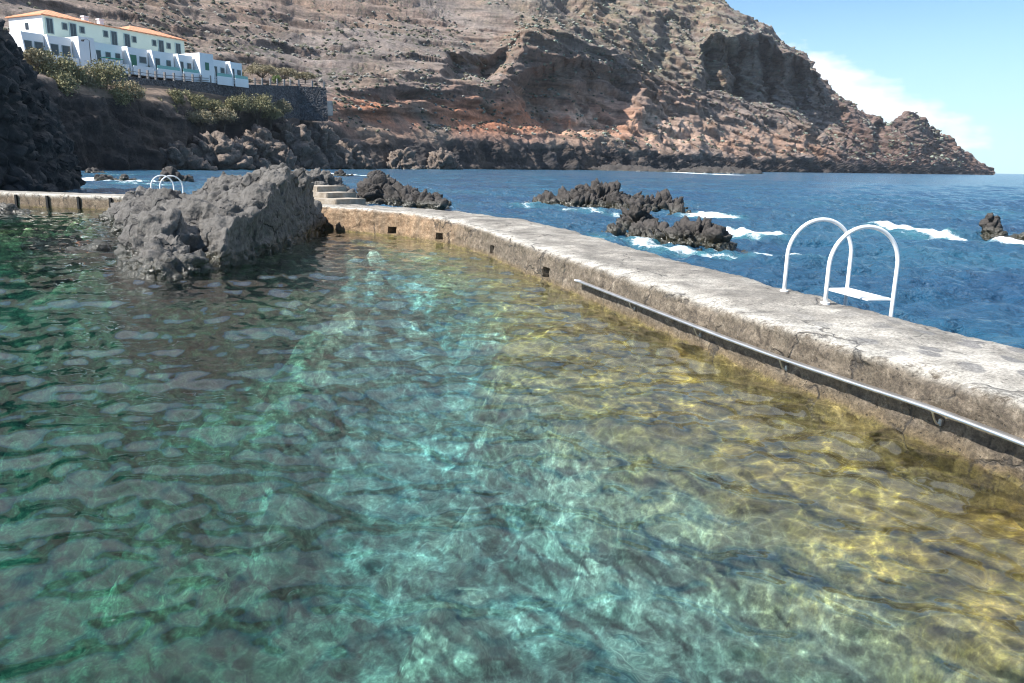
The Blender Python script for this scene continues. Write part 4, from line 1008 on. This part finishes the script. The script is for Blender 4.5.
# street lamp
q = atd(91, 60, 163); zt = atd(89, 40.5, 163)[2]; DK = simple('dark_iron', (.03, .03, .035), .5)
r = empty('street_lamp', (q[0], q[1], zR - .5), 'thin dark street lamp in front of the plain white block', 'street lamp')
hL = zt - zR + .5
MB().tube([(0, 0, 0), (0, 0, hL * .5), (0, 0, hL)], [.09, .07, .05], 8).tube([(0, 0, hL), (-.5, .0, hL + .25), (-1.1, 0, hL + .1)], .04, 6).build('pole', DK, r)
MB().box((-1.15, 0, hL - .02), (.45, .35, .3), 0, .06).build('lamp_head', DK, r)

# ------------------------------------------------------------------ dark stone retaining wall with fence posts
def retaining():
    P = [atd(100, 72, 150), atd(130, 76.5, 158), atd(160, 80, 167), atd(205, 82.8, 179), atd(250, 84.5, 190), atd(297, 86, 206)]
    e_ = P[-1] + np.array([6.4, 3.0, 0]); P.append(e_); P = np.array(P); PZ = P[:, 2]; P = P[:, :2]
    m = Mat('dark_dry_stone'); v = m.vor(2.4, out='Distance'); vc = m.n('TexVoronoi', {'Scale': 2.4, 'Vector': m.pos()}, 'Color')
    c = m.mix(1., m.ramp(v, [(.2, (.10, .098, .10)), (.6, (.045, .045, .05))]), m.ramp(m.noise(.8, 5), [(.3, .6), (.7, 1.5)]), 'MULTIPLY'); m.bsdf(c, .95, m.bump(v, .25))
    seg = np.linalg.norm(np.diff(P, axis=0), axis=1); s = np.concatenate([[0], np.cumsum(seg)]); t = np.linspace(0, s[-1], 160)
    q = np.stack([np.interp(t, s, P[:, k]) for k in (0, 1)], 1); zt = np.interp(t, s, PZ); tn = np.gradient(q, axis=0); tn /= np.linalg.norm(tn, axis=1)[:, None]
    nn = np.stack([tn[:, 1], -tn[:, 0]], 1); zz = np.linspace(-8, 0, 26)
    rows = [[(*(q[i] + nn[i] * (-.0 - .12 * z)), zt[i] + z) for z in zz] + [(*(q[i] - nn[i] * .8), zt[i]), (*(q[i] - nn[i] * .8), zt[i] - 8)] for i in range(len(q))]
    V = np.array(rows).reshape(-1, 3); k = 28; V[:, :2] += np.repeat(nn, k, 0) * (fbm(V / .8, 3) * .14)[:, None]
    o = nm('stone_retaining_wall', V, grid_faces(len(q), k)[:, ::-1], m.m, smooth=False)
    tag(o, 'dark dry stone retaining wall holding up the terrace of white houses', 'wall')
    cn = simple('fence_post_concrete', (.26, .24, .23), .9)
    f = empty('terrace_fence', (q[0][0], q[0][1], zt[0]), 'low dark fence with posts along the top of the stone retaining wall', 'fence'); b = Vector(f.location)
    for s_ in np.arange(1.5, t[-1] - .3, 2.9):
        i = int(np.interp(s_, t, np.arange(len(t)))); p_ = Vector((*(q[i] - nn[i] * .4), zt[i])) - b
        MB().box(tuple(p_ + Vector((0, 0, .75))), (.36, .36, 1.5), math.atan2(tn[i, 1], tn[i, 0]), .03).build('post', cn, f)
    for z in (.45, .95): MB().tube([tuple(Vector((*(q[i] - nn[i] * .4), zt[i] + z)) - b) for i in range(0, 160, 4)], .05, 6).build('rail', DK, f)
    e = atd(325, 106, 212); r_ = tag(MB().box((e[0], e[1], e[2] - .6), (3.4, 3, 3.6), .4, .1).raw([], []).build('concrete_block', simple('pale_concrete', (.40, .38, .36), .9, .2, .8, .05)), 'pale concrete block at the foot of the end of the stone retaining wall', 'block')
retaining()

# pale ramp on the dark shore rocks
def ramp_():
    P = [atd(359, 135, 246), atd(372, 137, 250), atd(388, 142, 250), atd(366, 146, 244), atd(374, 154, 238), atd(362, 153, 237)]
    rs = np.array(P); rs[:, 2] += .4
    top = rs; bot = rs - [0, 0, 1.8]; n = len(P)
    V = list(top) + list(bot); F_ = [[0, 1, 2, 3], [0, 3, 4, 5], [9, 8, 7, 6], [11, 10, 9, 6]] + [[i, i + n, (i + 1) % n + n, (i + 1) % n] for i in range(n)]
    tag(nm('concrete_ramp', V, F_, simple('ramp_concrete', (.42, .41, .40), .9, .1, 1.)), 'pale grey concrete ramp bent between the dark shore rocks', 'ramp')
ramp_()

# ------------------------------------------------------------------ shrubs and small trees
def leaf_mat(name, c0, c1):
    m = Mat(name); n = m.noise(.9, 4, .6); n2 = m.noise(6, 3)
    c = m.mix(.5, m.ramp(n, [(.3, c0), (.7, c1)]), m.ramp(n2, [(.3, c0), (.7, c1)]))
    return m.bsdf(c, .8)
LF = [leaf_mat('dry_olive_leaves', (.13, .125, .055), (.27, .245, .125)), leaf_mat('green_leaves', (.07, .11, .03), (.18, .24, .07)), leaf_mat('straw_scrub_leaves', (.19, .16, .09), (.33, .28, .17))]
BARK = simple('bark', (.10, .08, .06), .95)
def plant(name, c, rx, ry, rz, mat, label, cat, group, seed, nclump=16, nleaf=130, leaf=.16, trunk=0.0):
    rs = np.random.RandomState(seed); r = empty(name, (c[0], c[1], c[2] - rz - trunk), label, cat, group)
    V = []; F_ = []; cz = rz + trunk
    tw = MB(); tw.tube([(0, 0, -.8), (.05, 0, trunk + rz * .3), (0, .05, cz)], [.22, .14, .05], 7)
    for k in range(nclump):
        d = rs.normal(size=3); d /= np.linalg.norm(d); d[2] = abs(d[2]) * 1.1 - .35; q = d * rs.uniform(.45, .82) * [rx, ry, rz] + [0, 0, cz]
        tw.tube([(0, 0, trunk + .1), tuple((q * .5) + [0, 0, trunk * .4]), tuple(q)], [.07, .05, .02], 5, False)
        cr = rs.uniform(.22, .42) * np.array([rx, ry, rz]) + .15
        n = nleaf; P = rs.normal(size=(n, 3)); P /= np.linalg.norm(P, axis=1)[:, None]; P = q + P * (rs.rand(n, 1) ** .4) * cr * rs.uniform(.8, 1.25, (n, 1))
        a = rs.normal(size=(n, 3)); a /= np.linalg.norm(a, axis=1)[:, None]; b = np.cross(a, rs.normal(size=(n, 3))); b /= np.linalg.norm(b, axis=1)[:, None]
        s = leaf * rs.uniform(.6, 1.5, (n, 1)); base = len(V) * 0
        V.append(np.stack([P - a * s, P + b * s * .5, P + a * s, P - b * s * .5], 1).reshape(-1, 3))
    V = np.concatenate(V); F_ = np.arange(len(V)).reshape(-1, 4)
    nm('foliage', V, F_, mat, r); tw.build('stems' if not trunk else 'trunk', BARK, r)
bl = [(84, 84, 15, 13, 144, 2, 'straggly brown shrub in the gap between the two big olive shrubs'), (60, 86, 15, 14, 137, 0, 'shrub low on the cliff edge beside the dark cliff, under the big dry olive shrub'), (116, 100, 15, 10, 147, 0, 'shadowed shrub below the widest olive brown shrub'), (176, 100, 10, 9, 163, 0, 'small shrub at the foot of the left half of the stone wall'),
      (223, 116, 12, 9, 171, 2, 'dry brown shrub hanging over the dark cliff below the stone wall'), (270, 114, 13, 9, 187, 0, 'olive shrub at the cliff edge below the right part of the stone wall'), (200, 118, 12, 8, 164, 2, 'brown shrub spilling down the dark cliff under the rounded olive shrub'),
      (48, 66, 17, 14, 140, 0, 'big dry olive shrub on the cliff top below the second white house'), (68, 73, 13, 12, 142, 0, 'olive shrub under the plain white block, between two bigger shrubs'), (102, 79, 22, 17, 146, 0, 'widest olive brown shrub on the cliff top under the green awning house'), (128, 92, 16, 11, 150, 2, 'brown sprawling shrub just left of the start of the stone retaining wall'),
      (190, 104, 17, 13, 170, 0, 'rounded olive shrub below the left part of the stone retaining wall'), (212, 108, 11, 10, 173, 0, 'small olive shrub between two rounded shrubs below the stone retaining wall'), (236, 106, 14, 12, 177, 0, 'green olive shrub below the middle of the stone retaining wall'), (256, 105, 17, 13, 184, 0, 'largest green shrub below the stone retaining wall'), (282, 108, 8, 8, 197, 2, 'small dry shrub below the right end of the stone retaining wall'),
      (36, 58, 9, 8, 138, 2, 'small dry shrub leftmost on the cliff top'), (262, 70, 15, 7, 228, 2, 'straw coloured shrub behind the right end of the white houses'), (284, 73, 15, 6, 236, 2, 'straw coloured shrub above the right half of the stone wall'), (305, 76, 10, 4, 246, 2, 'low straw coloured shrub above the right end of the stone wall'),
      (166, 112, 9, 8, 160, 0, 'dark small shrub in the shade left of the rounded olive shrub'), (150, 104, 10, 8, 157, 2, 'brown shrub in shade under the left end of the stone wall')]
for i, (px, py, rx, ry, d, mt, lab) in enumerate(bl):
    k = d / 781 / math.cos(math.atan((px - 512) / 781)); plant('shrub', atd(px, py, d), rx * k, rx * k * .9, ry * k, LF[mt], lab, 'shrub', 'shrubs on the cliff', 50 + i, nclump=26, nleaf=150, leaf=.17)
for i, (px, py, r_, d, lab) in enumerate([(147, 70, 5, 175, 'round clipped green tree on the terrace, leftmost of the three before the white houses'), (188.5, 72, 5.2, 186, 'round clipped green tree in front of the tall narrow white block'), (238, 74.5, 5.8, 200, 'round clipped green tree in front of the right end of the white houses'), (277, 79.5, 4.8, 208, 'low round green tree on the terrace beyond the houses')]):
    k = d / 781 / math.cos(math.atan((px - 512) / 781)); plant('round_tree', atd(px, py, d), r_ * k, r_ * k, r_ * k * .85, LF[1], lab, 'tree', 'round clipped trees on the terrace', 80 + i, nclump=24, nleaf=120, leaf=.11, trunk=1.2)

# ------------------------------------------------------------------ sea air
hz = MB().box((0, 1500, 0), (9000, 5000, 2), 0).build('haze', None)

top = float(TG[:, :, 2].max()) + 60
for v in hz.data.vertices:
    v.co.z = top if v.co.z > 0 else -8.0
    v.co.x *= 1.0; v.co.y = 3200 if v.co.y > 1500 else -60
m = Mat('sea_air'); pv = m.n('VolumePrincipled', {'Color': (.80, .88, 1.0), 'Density': .00006, 'Anisotropy': .2}); m.t.links.new(pv, m.out.inputs[1]); hz.data.materials.append(m.m)
tag(hz, 'thin blue sea haze over the bay', 'haze', kind='stuff')
